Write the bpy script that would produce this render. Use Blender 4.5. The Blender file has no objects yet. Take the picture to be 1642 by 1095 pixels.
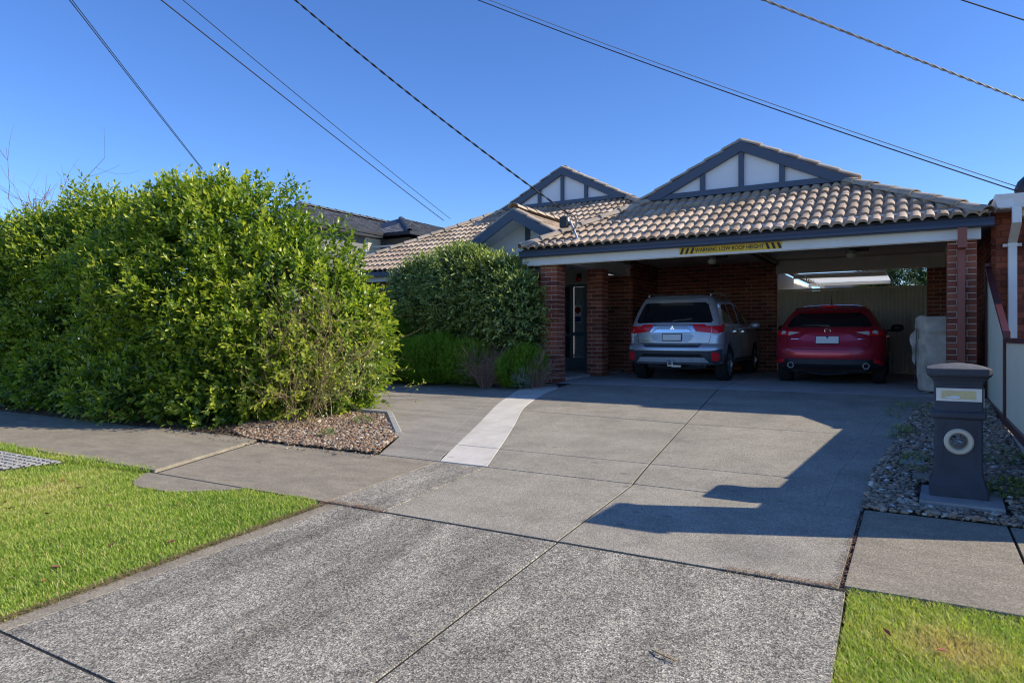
import bpy, bmesh, math, random
import numpy as np
from mathutils import Vector, Matrix
random.seed(7); rng = np.random.default_rng(11)
S = bpy.context.scene; COL = S.collection
R = math.radians
# ---------------------------------------------------------------- camera, sky, sun, exposure
cam = bpy.data.cameras.new('camera'); co = bpy.data.objects.new('camera', cam); COL.objects.link(co)
cam.sensor_width = 36.0; cam.lens = 24.007; cam.clip_end = 2000; cam.clip_start = .05; cam.shift_y = -7.0/1642
YAW = math.atan(648/1095)
co.location = (0, 0, .85); co.rotation_euler = (R(90), 0, YAW)
S.camera = co
SUN = Vector((1.5, .60, 1.0)).normalized()
w = bpy.data.worlds.new('World'); S.world = w; w.use_nodes = True
wn = w.node_tree.nodes; wl = w.node_tree.links
sky = wn.new('ShaderNodeTexSky'); sky.sky_type = 'NISHITA'; sky.sun_disc = False
sky.sun_elevation = math.asin(SUN.z); sky.sun_rotation = math.atan2(SUN.x, SUN.y)
sky.altitude = 50; sky.air_density = .9; sky.dust_density = .1; sky.ozone_density = 6.0
bg = wn['Background']; hs = wn.new('ShaderNodeHueSaturation'); hs.inputs['Saturation'].default_value = 1.12; hs.inputs['Hue'].default_value = .510
wl.new(sky.outputs[0], hs.inputs['Color']); wl.new(hs.outputs[0], bg.inputs[0]); bg.inputs[1].default_value = .119
sl = bpy.data.lights.new('sun', 'SUN'); sl.energy = 3.65; sl.angle = R(.53); sl.color = (1, .905, .74)
so = bpy.data.objects.new('sun', sl); COL.objects.link(so); so.location = (20, 8, 30)
so.rotation_euler = SUN.to_track_quat('Z', 'Y').to_euler()
S.view_settings.view_transform = 'Standard'; S.view_settings.look = 'None'
S.view_settings.exposure = .88; S.view_settings.gamma = 1; S.view_settings.use_curve_mapping = False
S.render.engine = 'CYCLES'; S.cycles.max_bounces = 10; S.cycles.diffuse_bounces = 6; S.cycles.pixel_filter_type = 'BLACKMAN_HARRIS'; S.cycles.filter_width = 1.15
# ---------------------------------------------------------------- terrain profile (height against depth from the street)
GP = [(-60, -1.0), (-9, -1.0), (-3, -.9), (1.6, -.58), (3.85, -.44), (5.54, -.40), (11.4, 0), (14.5, .04), (20, .1), (400, .1)]
GY = np.array([p[0] for p in GP]); GZ = np.array([p[1] for p in GP])
def G(y): return float(np.interp(y, GY, GZ))
# ---------------------------------------------------------------- helpers
def tag(o, label=None, cat=None, group=None, kind=None):
    if label: o['label'] = label
    if cat: o['category'] = cat
    if group: o['group'] = group
    if kind: o['kind'] = kind
    return o
def wloc(o):
    v = Vector((0, 0, 0))
    while o is not None: v += o.location; o = o.parent
    return v
def empty(name, loc=(0, 0, 0)):
    o = bpy.data.objects.new(name, None); COL.objects.link(o); o.location = loc; o.empty_display_size = .2
    return o
def link(name, me, parent=None, kind=None, loc=None):
    o = bpy.data.objects.new(name, me); COL.objects.link(o)
    if parent is not None: o.parent = parent
    if loc is not None: o.location = loc
    if kind: o['kind'] = kind
    return o
class MB:
    def __init__(s): s.v = []; s.f = []; s.m = []; s.t = []
    def add(s, vs, fs, mi=0, t=.5):
        b = len(s.v); s.v += [tuple(v) for v in vs]
        for f in fs: s.f.append(tuple(b+i for i in f)); s.m.append(mi); s.t.append(t)
        return s
    def box(s, x0, x1, y0, y1, z0, z1, mi=0, t=.5):
        return s.add([(x0,y0,z0),(x1,y0,z0),(x1,y1,z0),(x0,y1,z0),(x0,y0,z1),(x1,y0,z1),(x1,y1,z1),(x0,y1,z1)],
              [(0,3,2,1),(4,5,6,7),(0,1,5,4),(1,2,6,5),(2,3,7,6),(3,0,4,7)], mi, t)
    def cbox(s, x0, x1, y0, y1, z0, z1, c=.004, mi=0, t=.5):      # box with chamfered upright and top/bottom edges
        X = (x0, x1); Y = (y0, y1); Z = (z0, z1); bm = bmesh.new()
        for x in X:
            for y in Y:
                for z in Z: bm.verts.new((x, y, z))
        bmesh.ops.convex_hull(bm, input=bm.verts)
        bmesh.ops.dissolve_limit(bm, angle_limit=.02, verts=bm.verts, edges=bm.edges)
        bmesh.ops.bevel(bm, geom=bm.edges, offset=c, segments=1, affect='EDGES')
        s.bm(bm, mi, t); return s
    def bm(s, bm, mi=0, t=.5):
        bm.verts.index_update()
        s.add([v.co for v in bm.verts], [[v.index for v in f.verts] for f in bm.faces], mi, t); bm.free(); return s
    def tube(s, pts, rad, n=8, mi=0, cap=True, t=.5):
        pts = [Vector(p) for p in pts]; k = len(pts)
        if not hasattr(rad, '__len__'): rad = [rad]*k
        vs = []; up = None
        for i, p in enumerate(pts):
            d = (pts[min(i+1, k-1)]-pts[max(i-1, 0)]).normalized()
            if up is None: up = d.orthogonal().normalized()
            up = (up-d*up.dot(d)).normalized(); sd = d.cross(up)
            for j in range(n):
                a = 2*math.pi*j/n; vs.append(p+(up*math.cos(a)+sd*math.sin(a))*rad[i])
        fs = [(i*n+j, i*n+(j+1) % n, (i+1)*n+(j+1) % n, (i+1)*n+j) for i in range(k-1) for j in range(n)]
        if cap: fs += [tuple(range(n-1, -1, -1)), tuple(range((k-1)*n, k*n))]
        return s.add(vs, fs, mi, t)
    def lathe(s, prof, c, ax='z', n=32, mi=0, t=.5, a0=0, closed=False):      # prof: (radius, height)
        vs = []
        for (r, h) in prof:
            for j in range(n):
                a = a0+2*math.pi*j/n; u, v = r*math.cos(a), r*math.sin(a)
                p = {'z': (u, v, h), 'y': (u, h, v), 'x': (h, u, v)}[ax]
                vs.append((c[0]+p[0], c[1]+p[1], c[2]+p[2]))
        k = len(prof)
        fs = [(i*n+j, i*n+(j+1) % n, ((i+1) % k)*n+(j+1) % n, ((i+1) % k)*n+j) for i in range(k if closed else k-1) for j in range(n)]
        return s.add(vs, fs, mi, t)
    def prism(s, poly, axis, a, b, mi=0, t=.5):       # poly in the two other axes, extruded a..b along axis
        def P(u, v, h): return {'x': (h, u, v), 'y': (u, h, v), 'z': (u, v, h)}[axis]
        n = len(poly); vs = [P(u, v, a) for u, v in poly]+[P(u, v, b) for u, v in poly]
        fs = [tuple(range(n-1, -1, -1)), tuple(range(n, 2*n))]+[(i, (i+1) % n, n+(i+1) % n, n+i) for i in range(n)]
        return s.add(vs, fs, mi, t)
    def build(s, name, mats, parent=None, kind=None, smooth=None, tint=False, fix=True):
        me = bpy.data.meshes.new(name); o = wloc(parent) if parent is not None else Vector((0, 0, 0))
        me.from_pydata([(v[0]-o.x, v[1]-o.y, v[2]-o.z) for v in s.v], [], s.f)
        if not isinstance(mats, (list, tuple)): mats = [mats]
        for m in mats: me.materials.append(m)
        if len(mats) > 1: me.polygons.foreach_set('material_index', s.m)
        if tint: me.attributes.new('tint', 'FLOAT', 'FACE').data.foreach_set('value', s.t)
        if fix:
            b = bmesh.new(); b.from_mesh(me); bmesh.ops.recalc_face_normals(b, faces=b.faces); b.to_mesh(me); b.free()
        if smooth is not None:
            me.shade_smooth(); me.set_sharp_from_angle(angle=R(smooth))
        me.update()
        return link(name, me, parent, kind)
def np_mesh(name, V, Fc, mats, parent=None, tint=None, smooth=False, kind=None, mi=None):
    me = bpy.data.meshes.new(name); V = np.asarray(V, dtype=np.float32); Fc = np.asarray(Fc, dtype=np.int32)
    if parent is not None: V = V-np.array(wloc(parent), dtype=np.float32)
    n, k = Fc.shape
    me.vertices.add(len(V)); me.vertices.foreach_set('co', V.ravel())
    me.loops.add(n*k); me.loops.foreach_set('vertex_index', Fc.ravel())
    me.polygons.add(n); me.polygons.foreach_set('loop_start', np.arange(n, dtype=np.int32)*k)
    me.update(calc_edges=True)
    if not isinstance(mats, (list, tuple)): mats = [mats]
    for m in mats: me.materials.append(m)
    if mi is not None: me.polygons.foreach_set('material_index', np.asarray(mi, dtype=np.int32))
    if tint is not None: me.attributes.new('tint', 'FLOAT', 'FACE').data.foreach_set('value', np.asarray(tint, dtype=np.float32))
    if smooth: me.shade_smooth()
    me.validate()
    return link(name, me, parent, kind)
# ---------------------------------------------------------------- materials
def newmat(name):
    m = bpy.data.materials.new(name); m.use_nodes = True; nt = m.node_tree
    return m, nt, nt.nodes['Principled BSDF']
def N(nt, typ, **kw):
    n = nt.nodes.new(typ)
    for k, v in kw.items():
        if k in n.inputs: n.inputs[k].default_value = v
        else: setattr(n, k, v)
    return n
def mixc(nt, fac, a, b, mode='MIX'):
    n = nt.nodes.new('ShaderNodeMix'); n.data_type = 'RGBA'; n.blend_type = mode
    for sock, val in ((n.inputs[0], fac), (n.inputs[6], a), (n.inputs[7], b)):
        if isinstance(val, bpy.types.NodeSocket): nt.links.new(val, sock)
        elif isinstance(val, (int, float)): sock.default_value = val
        else: sock.default_value = (*val, 1)
    return n.outputs[2]
def ramp(nt, src, stops):
    n = nt.nodes.new('ShaderNodeValToRGB'); e = n.color_ramp.elements
    while len(e) < len(stops): e.new(.5)
    for el, (p, c) in zip(e, stops): el.position = p; el.color = (*c, 1) if hasattr(c, '__len__') else (c, c, c, 1)
    nt.links.new(src, n.inputs[0]); return n.outputs[0]
def noise(nt, scale, detail=4, rough=.6, vec=None, stretch=None):
    n = nt.nodes.new('ShaderNodeTexNoise'); n.inputs['Scale'].default_value = scale; n.inputs['Detail'].default_value = detail; n.inputs['Roughness'].default_value = rough
    g = nt.nodes.new('ShaderNodeNewGeometry')
    if stretch:
        mp = nt.nodes.new('ShaderNodeMapping'); mp.inputs['Scale'].default_value = stretch
        nt.links.new(g.outputs['Position'], mp.inputs[0]); nt.links.new(mp.outputs[0], n.inputs['Vector'])
    else: nt.links.new(g.outputs['Position'], n.inputs['Vector'])
    return n.outputs['Fac']
def bump(nt, bs, src, strength=.3, dist=.01, prev=None):
    b = nt.nodes.new('ShaderNodeBump'); b.inputs['Strength'].default_value = strength; b.inputs['Distance'].default_value = dist
    nt.links.new(src, b.inputs['Height'])
    if prev: nt.links.new(prev, b.inputs['Normal'])
    nt.links.new(b.outputs[0], bs.inputs['Normal']); return b.outputs[0]
def simple(name, c, rough=.6, metal=0, var=.12, scale=6, bmp=0, coat=0, dirt=None, fine=60):
    m, nt, bs = newmat(name); bs.inputs['Roughness'].default_value = rough; bs.inputs['Metallic'].default_value = metal
    if coat: bs.inputs['Coat Weight'].default_value = coat; bs.inputs['Coat Roughness'].default_value = .06
    f = noise(nt, scale, 6)
    fr = ramp(nt, f, [(.3, 0), (.7, 1)])
    a = tuple(x*(1-var) for x in c); b = tuple(min(1, x*(1+var)) for x in c)
    col = mixc(nt, fr, a, b)
    if dirt: col = mixc(nt, ramp(nt, noise(nt, scale*.35, 8, .7), [(.5, 0), (.75, .5)]), col, dirt)
    nt.links.new(col, bs.inputs['Base Color'])
    if bmp: bump(nt, bs, noise(nt, fine, 4), bmp, .004)
    return m
def tintmat(name, stops, rough=.8, bmp=.3, fine=120, grain=.25, transl=0, spec=.5, blotch=0, dist=.003):
    """colour ramp over a per-face 'tint' value, times a fine grain"""
    m, nt, bs = newmat(name); bs.inputs['Roughness'].default_value = rough; bs.inputs['Specular IOR Level'].default_value = spec
    at = N(nt, 'ShaderNodeAttribute', attribute_name='tint')
    col = ramp(nt, at.outputs['Fac'], stops)
    nz = noise(nt, fine, 5, .65)
    col = mixc(nt, 1, col, ramp(nt, nz, [(.25, 1-grain), (.75, 1+grain*.6)]), 'MULTIPLY')
    if blotch: col = mixc(nt, 1, col, ramp(nt, noise(nt, 1.3, 6, .7), [(.3, 1-blotch), (.7, 1)]), 'MULTIPLY')
    nt.links.new(col, bs.inputs['Base Color'])
    if bmp: bump(nt, bs, nz, bmp, dist)
    if transl:
        tr = nt.nodes.new('ShaderNodeBsdfTranslucent'); nt.links.new(mixc(nt, 1, col, (1.5, 1.6, .7), 'MULTIPLY'), tr.inputs[0])
        mx = nt.nodes.new('ShaderNodeMixShader'); mx.inputs[0].default_value = transl
        nt.links.new(bs.outputs[0], mx.inputs[1]); nt.links.new(tr.outputs[0], mx.inputs[2])
        nt.links.new(mx.outputs[0], nt.nodes['Material Output'].inputs['Surface'])
    return m
def concrete(name, light, dark, speck, agg=.5, coarse=0, streak=None, stain=(.09,.085,.08), stainamt=.35, mid=.5):
    m, nt, bs = newmat(name); bs.inputs['Roughness'].default_value = .9; bs.inputs['Specular IOR Level'].default_value = .25
    big = noise(nt, .9, 6, .65); med = noise(nt, 5, 6, .7); st = noise(nt, 2.2, 6, .7, stretch=streak or (1, 1, 1))
    col = mixc(nt, ramp(nt, st, [(mid-.16, 0), (mid+.16, 1)]), dark, light)
    col = mixc(nt, ramp(nt, med, [(.3, .0), (.75, .45)]), col, tuple(x*1.12 for x in light))
    col = mixc(nt, ramp(nt, big, [(.52, 0), (.72, stainamt)]), col, stain)
    vo = N(nt, 'ShaderNodeTexVoronoi', Scale=speck); g = nt.nodes.new('ShaderNodeNewGeometry'); nt.links.new(g.outputs['Position'], vo.inputs['Vector'])
    gray = nt.nodes.new('ShaderNodeSeparateColor'); nt.links.new(vo.outputs['Color'], gray.inputs[0])
    sp = ramp(nt, gray.outputs[0], [(0, 1-agg), (.35, 1-agg*.45), (.7, 1+agg*.12), (1, 1+agg*.95)])
    col = mixc(nt, 1, col, sp, 'MULTIPLY')
    if coarse > .3 and agg > .5: col = mixc(nt, 1, col, ramp(nt, noise(nt, 34, 4, .85), [(.36, .62), (.5, 1.0), (.64, 1.22)]), 'MULTIPLY')
    fn = noise(nt, speck*.9, 3, .8)
    col = mixc(nt, 1, col, ramp(nt, fn, [(.3, 1-agg*.55), (.7, 1+agg*.35)]), 'MULTIPLY')
    # scattered drips and scuffs
    v2 = N(nt, 'ShaderNodeTexVoronoi', Scale=2.3); nt.links.new(g.outputs['Position'], v2.inputs['Vector'])
    col = mixc(nt, ramp(nt, v2.outputs['Distance'], [(.045, .42), (.11, 0)]), col, tuple(x*.8 for x in stain))
    # dark pits
    col = mixc(nt, ramp(nt, noise(nt, 26, 3, .9), [(.66, 0), (.74, .45)]), col, (.035, .035, .036))
    nt.links.new(col, bs.inputs['Base Color'])
    p = bump(nt, bs, vo.outputs['Distance'], .25+coarse*.5, .003+coarse*.003)
    bump(nt, bs, noise(nt, 30, 5, .8), .35, .004, p)
    return m
M = {}
M['crossover'] = concrete('rough_exposed_concrete', (.43,.39,.315), (.165,.15,.12), 140, .70, .4, (1.6, .35, 1), mid=.5, stainamt=.2)
M['drive'] = concrete('driveway_concrete', (.38,.343,.275), (.27,.243,.19), 130, .34, .3, (1, 1, 1), stain=(.12,.115,.11), stainamt=.45)
M['path'] = concrete('footpath_concrete', (.33,.288,.215), (.215,.185,.14), 120, .28, .3, (1, 2.5, 1), stain=(.13,.12,.11), stainamt=.35)
M['strip'] = concrete('new_pale_concrete', (.64,.60,.53), (.50,.47,.41), 160, .12, 0, (1.5, .6, 1), stain=(.33,.30,.25), stainamt=.45)
M['circle'] = concrete('old_drive_concrete', (.36,.325,.275), (.22,.20,.17), 120, .22, .2, (.5, 2.5, 1), stain=(.15,.13,.11), stainamt=.4)
M['slab_in'] = concrete('carport_concrete', (.50,.49,.46), (.40,.39,.37), 110, .18, .1, (1, .5, 1), stain=(.12,.11,.1), stainamt=.4)
M['joint'] = simple('joint_dirt', (.022,.019,.015), .95, var=.4, scale=30, bmp=.5)
M['soil'] = simple('bare_soil', (.10,.075,.05), .95, var=.4, scale=9, bmp=.8, fine=40)
M['turfbase'] = simple('turf_base', (.16,.16,.06), .95, var=.45, scale=7, bmp=.8, fine=50, dirt=(.2,.16,.09))
M['asphalt'] = simple('asphalt', (.05,.05,.052), .9, var=.2, scale=20, bmp=.6)
M['kerb'] = simple('kerb_concrete', (.32,.31,.29), .9, var=.2, scale=8, bmp=.3)
def grassmat():
    return tintmat('grass_blades', [(0,(.60,.47,.25)),(.22,(.54,.50,.19)),(.42,(.41,.48,.10)),(.7,(.28,.40,.06)),(1,(.15,.25,.04))], .55, 0, 30, .1, .45, .4)
M['grass'] = grassmat()
M['brick'] = tintmat('red_brick', [(0,(.17,.05,.032)),(.3,(.26,.072,.041)),(.7,(.35,.098,.055)),(1,(.43,.14,.078))], .82, .5, 55, .3, blotch=.2, dist=.004)
M['mortar'] = simple('mortar', (.62,.54,.45), .95, var=.15, scale=20, bmp=.5)
M['mortar_red'] = simple('red_mortar', (.22,.10,.07), .95, var=.15, scale=20, bmp=.5)
M['nbrick'] = tintmat('orange_brick', [(0,(.20,.05,.028)),(.5,(.31,.078,.038)),(1,(.40,.115,.055))], .85, .6, 60, .35, blotch=.2, dist=.004)
M['tile'] = tintmat('concrete_roof_tile', [(0,(.38,.285,.205)),(.4,(.50,.38,.28)),(.8,(.57,.445,.335)),(1,(.64,.52,.40))], .9, .6, 70, .3, blotch=.28, dist=.004)
M['gtile'] = tintmat('charcoal_roof_tile', [(0,(.07,.075,.085)),(.5,(.10,.105,.12)),(1,(.14,.145,.16))], .55, .2, 60, .2)
M['cap'] = simple('ridge_cap_concrete', (.42,.34,.26), .9, var=.25, scale=5, bmp=.6, dirt=(.2,.17,.13))
M['navy'] = simple('blue_grey_paint', (.055,.078,.125), .42, var=.08, scale=3)
M['white'] = simple('white_paint', (.80,.80,.78), .5, var=.04, scale=3, dirt=(.62,.6,.56))
M['panel'] = simple('gable_panel_paint', (.78,.79,.82), .6, var=.03, scale=2)
M['cream'] = simple('cream_paint', (.70,.67,.59), .6, var=.06, scale=3)
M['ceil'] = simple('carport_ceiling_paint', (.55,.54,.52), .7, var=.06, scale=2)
M['maroon'] = simple('maroon_metal', (.085,.022,.024), .38, var=.12, scale=9)
M['downpipe'] = simple('terracotta_paint', (.27,.075,.05), .45, var=.06, scale=3)
M['sheet'] = simple('pale_green_sheet_steel', (.60,.58,.46), .5, var=.05, scale=2, dirt=(.5,.48,.38))
M['gate'] = simple('beige_sheet_steel', (.50,.44,.33), .55, var=.07, scale=2)
M['yellow'] = simple('sign_yellow', (.80,.52,.03), .5, var=.04, scale=6)
M['black'] = simple('black_print', (.012,.012,.012), .5, var=.1)
M['blackp'] = simple('black_plastic', (.02,.021,.024), .45, var=.15)
M['rubber'] = simple('tyre_rubber', (.016,.016,.017), .85, var=.25, scale=20, bmp=.4)
M['dark'] = simple('underbody_dark', (.01,.01,.011), .9, var=.2)
M['steel'] = simple('galvanised_steel', (.45,.46,.47), .4, .8, var=.12, scale=14)
M['alloy'] = simple('alloy_wheel', (.42,.43,.45), .3, .85, var=.08)
M['skid'] = simple('silver_plastic', (.50,.52,.55), .35, .2)
M['wiper'] = simple('wiper_grey', (.10,.105,.11), .5)
M['chrome'] = simple('chrome_trim', (.75,.76,.78), .12, 1, var=.04)
M['mail'] = simple('charcoal_render', (.045,.052,.068), .7, var=.22, scale=5, bmp=.45, fine=140)
M['mailcap'] = simple('dusty_charcoal_render', (.10,.105,.115), .85, var=.3, scale=26, bmp=.6, fine=120)
M['plate'] = simple('brushed_slot_plate', (.66,.66,.64), .4, .25, var=.08, scale=10)
M['slot'] = simple('slot_flap_brass', (.55,.48,.27), .4, .3, var=.1, scale=12)
M['ring'] = simple('cream_ring', (.60,.54,.42), .5, var=.06, scale=8)
M['paper'] = simple('paper', (.85,.85,.84), .7, var=.03)
M['cloth'] = simple('grey_cover_fabric', (.52,.45,.36), .9, var=.2, scale=6, bmp=1, fine=14, dirt=(.31,.275,.23))
M['doorblue'] = simple('door_blue_grey', (.16,.25,.31), .45, var=.06)
M['curtain'] = simple('curtain_fabric', (.42,.47,.50), .9, var=.1, scale=12)
M['lampglass'] = simple('frosted_lamp_glass', (.85,.85,.74), .35, var=.08, scale=20)
M['greywall'] = simple('grey_render_wall', (.17,.17,.175), .85, var=.08, bmp=.2)
M['mesh'] = simple('security_mesh', (.03,.032,.035), .6, var=.1)
M['stone'] = tintmat('river_pebbles', [(0,(.08,.05,.03)),(.25,(.22,.12,.07)),(.5,(.31,.205,.12)),(.7,(.20,.165,.13)),(.92,(.40,.32,.23)),(1,(.66,.60,.50))], .8, .4, 40, .25)
M['gstone'] = tintmat('grey_river_pebbles', [(0,(.08,.06,.045)),(.25,(.22,.165,.115)),(.5,(.32,.265,.20)),(.75,(.36,.24,.155)),(.93,(.46,.41,.33)),(1,(.7,.67,.60))], .8, .4, 40, .25)
M['litter'] = tintmat('leaf_litter', [(0,(.06,.035,.02)),(.5,(.16,.09,.05)),(1,(.30,.19,.11))], .9, 0, 30, .2)
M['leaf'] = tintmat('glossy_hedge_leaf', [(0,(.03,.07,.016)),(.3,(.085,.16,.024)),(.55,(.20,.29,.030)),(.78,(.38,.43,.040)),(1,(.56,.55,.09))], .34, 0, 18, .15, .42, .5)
M['leaf2'] = tintmat('dull_green_leaf', [(0,(.05,.085,.03)),(.35,(.12,.19,.055)),(.7,(.30,.37,.09)),(1,(.52,.56,.20))], .30, 0, 18, .15, .22, .5)
M['leaf3'] = tintmat('feathery_green_leaf', [(0,(.08,.17,.014)),(.5,(.19,.34,.025)),(1,(.36,.52,.05))], .6, 0, 18, .1, .35, .3)
M['leaf4'] = tintmat('silver_leaf', [(0,(.16,.20,.17)),(1,(.34,.38,.34))], .7, 0, 18, .1, .2)
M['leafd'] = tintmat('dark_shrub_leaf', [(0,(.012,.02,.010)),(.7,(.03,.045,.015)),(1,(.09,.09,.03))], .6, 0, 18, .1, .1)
M['berry'] = simple('orange_flower', (.62,.17,.02), .5, var=.2)
M['twig'] = simple('tan_twig', (.30,.215,.11), .85, var=.3, scale=18)
M['greentwig'] = simple('olive_twig', (.27,.25,.09), .8, var=.3, scale=18)
M['bark'] = simple('grey_bark', (.10,.078,.055), .9, var=.3, scale=12, bmp=.7)
M['deadtwig'] = simple('dead_brown_twig', (.16,.105,.08), .9, var=.3, scale=18)
M['redtwig'] = simple('reddish_brown_twig', (.30,.185,.14), .9, var=.3, scale=18)
M['cable'] = simple('cable_sheath', (.022,.022,.024), .6, var=.1)
M['lcable'] = simple('grey_cable_sheath', (.16,.16,.165), .5, var=.1)
def glassy(name, c, rough=.05):
    m, nt, bs = newmat(name); bs.inputs['Base Color'].default_value = (*c, 1); bs.inputs['Roughness'].default_value = rough
    bs.inputs['Coat Weight'].default_value = .5; bs.inputs['Coat Roughness'].default_value = .02
    nz = noise(nt, 2.5, 2); bump(nt, bs, nz, .03, .01); return m
M['tint_glass'] = glassy('tinted_glass', (.010,.012,.015))
M['house_glass'] = glassy('window_glass', (.03,.035,.04))
M['redlens'] = glassy('red_lens', (.75,.02,.03), .12)
M['clearlens'] = glassy('clear_lens', (.62,.62,.64), .12)
def carpaint(name, c, metal=.55, rough=.32):
    m, nt, bs = newmat(name); bs.inputs['Metallic'].default_value = metal; bs.inputs['Roughness'].default_value = rough
    bs.inputs['Coat Weight'].default_value = .8; bs.inputs['Coat Roughness'].default_value = .07
    fl = noise(nt, 900, 2); dust = ramp(nt, noise(nt, 3, 7, .7), [(.45, 0), (.8, .25)])
    col = mixc(nt, fl, tuple(x*.8 for x in c), tuple(min(1, x*1.25) for x in c)); col = mixc(nt, dust, col, (.22,.2,.18))
    nt.links.new(col, bs.inputs['Base Color']); return m
M['silver'] = carpaint('silver_grey_paint', (.55,.59,.65))
M['red'] = carpaint('deep_red_paint', (.52,.018,.045), .45)
M['cladding'] = simple('dark_grey_cladding', (.05,.055,.065), .55, var=.1)
m, nt, bs = newmat('translucent_white_sheet'); bs.inputs['Base Color'].default_value = (.8,.82,.84,1); bs.inputs['Roughness'].default_value = .5
tr = nt.nodes.new('ShaderNodeBsdfTranslucent'); tr.inputs[0].default_value = (.85,.9,.95,1); mx = nt.nodes.new('ShaderNodeMixShader'); mx.inputs[0].default_value = .5
nt.links.new(bs.outputs[0], mx.inputs[1]); nt.links.new(tr.outputs[0], mx.inputs[2]); nt.links.new(mx.outputs[0], nt.nodes['Material Output'].inputs['Surface'])
nt.links.new(mixc(nt, ramp(nt, noise(nt, 4, 5), [(.3, 0), (.8, 1)]), (.82,.84,.86), (.6,.64,.68)), bs.inputs['Base Color']); M['pergola'] = m
# ---------------------------------------------------------------- the setting: ground, road, slabs
def strip_sheet(name, x0, x1, ys, mat, off, label, parent=None, jit=0):
    b = MB(); 
    for y in ys: b.v += [(x0, y, G(y)+off), (x1, y, G(y)+off)]
    for i in range(len(ys)-1): b.f.append((2*i, 2*i+1, 2*i+3, 2*i+2)); b.m.append(0); b.t.append(.5)
    o = b.build(name, mat, parent); 
    if label: tag(o, label, name.replace('_', ' ').split()[0], kind='structure')
    return o
strip_sheet('ground', -260, 260, [-60, -9, -3, 1.6, 3.85, 5.54, 11.4, 14.5, 20, 400], M['soil'], -.09, 'bare earth under the lawns, paving and houses')
strip_sheet('road', -200, 200, [-9, -3.2], M['asphalt'], -.03, 'asphalt street behind the photographer')
strip_sheet('kerb', -200, 200, [-3.2, -2.8], M['kerb'], .02, 'concrete kerb along the street')
DIRT = 'dark dirt filling the joints between the slabs'
joint = empty('paving_bed', (0, 4, -.46)); tag(joint, DIRT, 'paving', kind='structure')
bl = MB()
for (x0, x1, ys) in ((-20, 6, [3.86, 5.54]), (-3.95, -.31, [-2.8, 1.6, 3.85]), (-5.9, .45, [11.38, 14.5, 19.9])):
    for a, b_ in zip(ys, ys[1:]): bl.add([(x0,a,G(a)-.006),(x1,a,G(a)-.006),(x1,b_,G(b_)-.006),(x0,b_,G(b_)-.006)], [(0,1,2,3)])
bl.add([(x,y,G(y)-.006) for x, y in ((-4.95,5.54),(-.35,5.54),(-.33,6.6),(-.2,7.8),(-.14,9.06),(0,10.2),(.3,11.39),(-6.8,11.39),(-6.8,9),(-5.35,6.4))], [tuple(range(10))])
bl.build('joint_fill', M['joint'], joint)
def slab(poly, mat, parent, lift=0, bev=.003, th=.08, label=None, name='concrete_slab'):
    bm = bmesh.new()
    vs = [bm.verts.new((x, y, G(y)+lift)) for x, y in poly]; f = bm.faces.new(vs); bmesh.ops.recalc_face_normals(bm, faces=[f])
    if f.normal.z < 0: f.normal_flip()
    r = bmesh.ops.extrude_face_region(bm, geom=[f]); low = [v for v in r['geom'] if isinstance(v, bmesh.types.BMVert)]
    for v in vs: v.co.z -= th
    top = [e for e in bm.edges if e.verts[0] in low and e.verts[1] in low]
    bmesh.ops.recalc_face_normals(bm, faces=bm.faces)
    bmesh.ops.bevel(bm, geom=top, offset=bev, segments=2, affect='EDGES', profile=.6)
    o = MB().bm(bm).build(name, mat, parent)
    if label: o['label'] = label
    return o
cross = empty('crossover', (-2, 2.6, G(2.6))); tag(cross, 'rough weathered concrete crossover between the two lawns', 'crossover', kind='structure')
g = .006
def rect(x0, x1, y0, y1, k=0): return [(x0+g, y0+g), (x1-g, y0+g), (x1-g+k, y1-g), (x0+g+k, y1-g)]
slab([(-3.82, 1.6), (-1.88, 1.6), (-1.95, 3.84), (-3.80, 3.84)], M['crossover'], cross)
slab([(-1.865, 1.6), (-.25, 1.6), (-.31, 3.84), (-1.935, 3.84)], M['crossover'], cross)
slab([(-3.95, 1.6), (-3.823, 1.6), (-3.803, 3.84), (-3.93, 3.84)], M['path'], cross, name='slab_margin', label='smoother pale edge strip beside the left lawn')
slab([(-3.95, -2.8), (-1.84, -2.8), (-1.87, 1.585), (-3.95, 1.585)], M['crossover'], cross)
slab([(-1.82, -2.8), (-.24, -2.8), (-.25, 1.585), (-1.855, 1.585)], M['crossover'], cross)
path = empty('footpath', (-4, 4.7, -.42)); tag(path, 'concrete footpath crossing in front of the hedge and mailbox', 'footpath', kind='structure')
y0, y1 = 3.87, 5.53
xs = [-20, -14, -11.5, -9]
for a, b_ in zip(xs, xs[1:]): slab(rect(a, b_, y0, y1), M['path'], path, lift=.01)
slab([(-8.99, y0), (-6.25, y0), (-6.82, y1), (-8.99, y1)], M['path'], path, lift=.025, label='raised slab with a chipped edge beside the pebble bed')
slab([(-6.2, y0), (-3.99, y0), (-4.14, y1), (-6.77, y1)], M['path'], path)
slab([(-3.98, y0), (-3.40, y0), (-3.57, y1), (-4.13, y1)], M['crossover'], path)
slab([(-3.385, y0), (-1.96, y0), (-2.08, y1), (-3.555, y1)], M['drive'], path)
slab([(-1.945, y0), (-.345, y0), (-.345, y1), (-2.065, y1)], M['drive'], path)
slab(rect(-.325, .52, y0+.03, y1), M['path'], path, lift=.008)
slab(rect(.525, 2.5, y0+.03, y1), M['path'], path, lift=.004); slab(rect(2.5, 5.5, y0, y1), M['path'], path)
slab([(-6.35, 3.86), (-6.3, 3.68), (-5.95, 3.5), (-5.45, 3.52), (-4.95, 3.86)], M['path'], path, lift=-.004, label='small rounded patch of concrete spilling onto the lawn')
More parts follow.
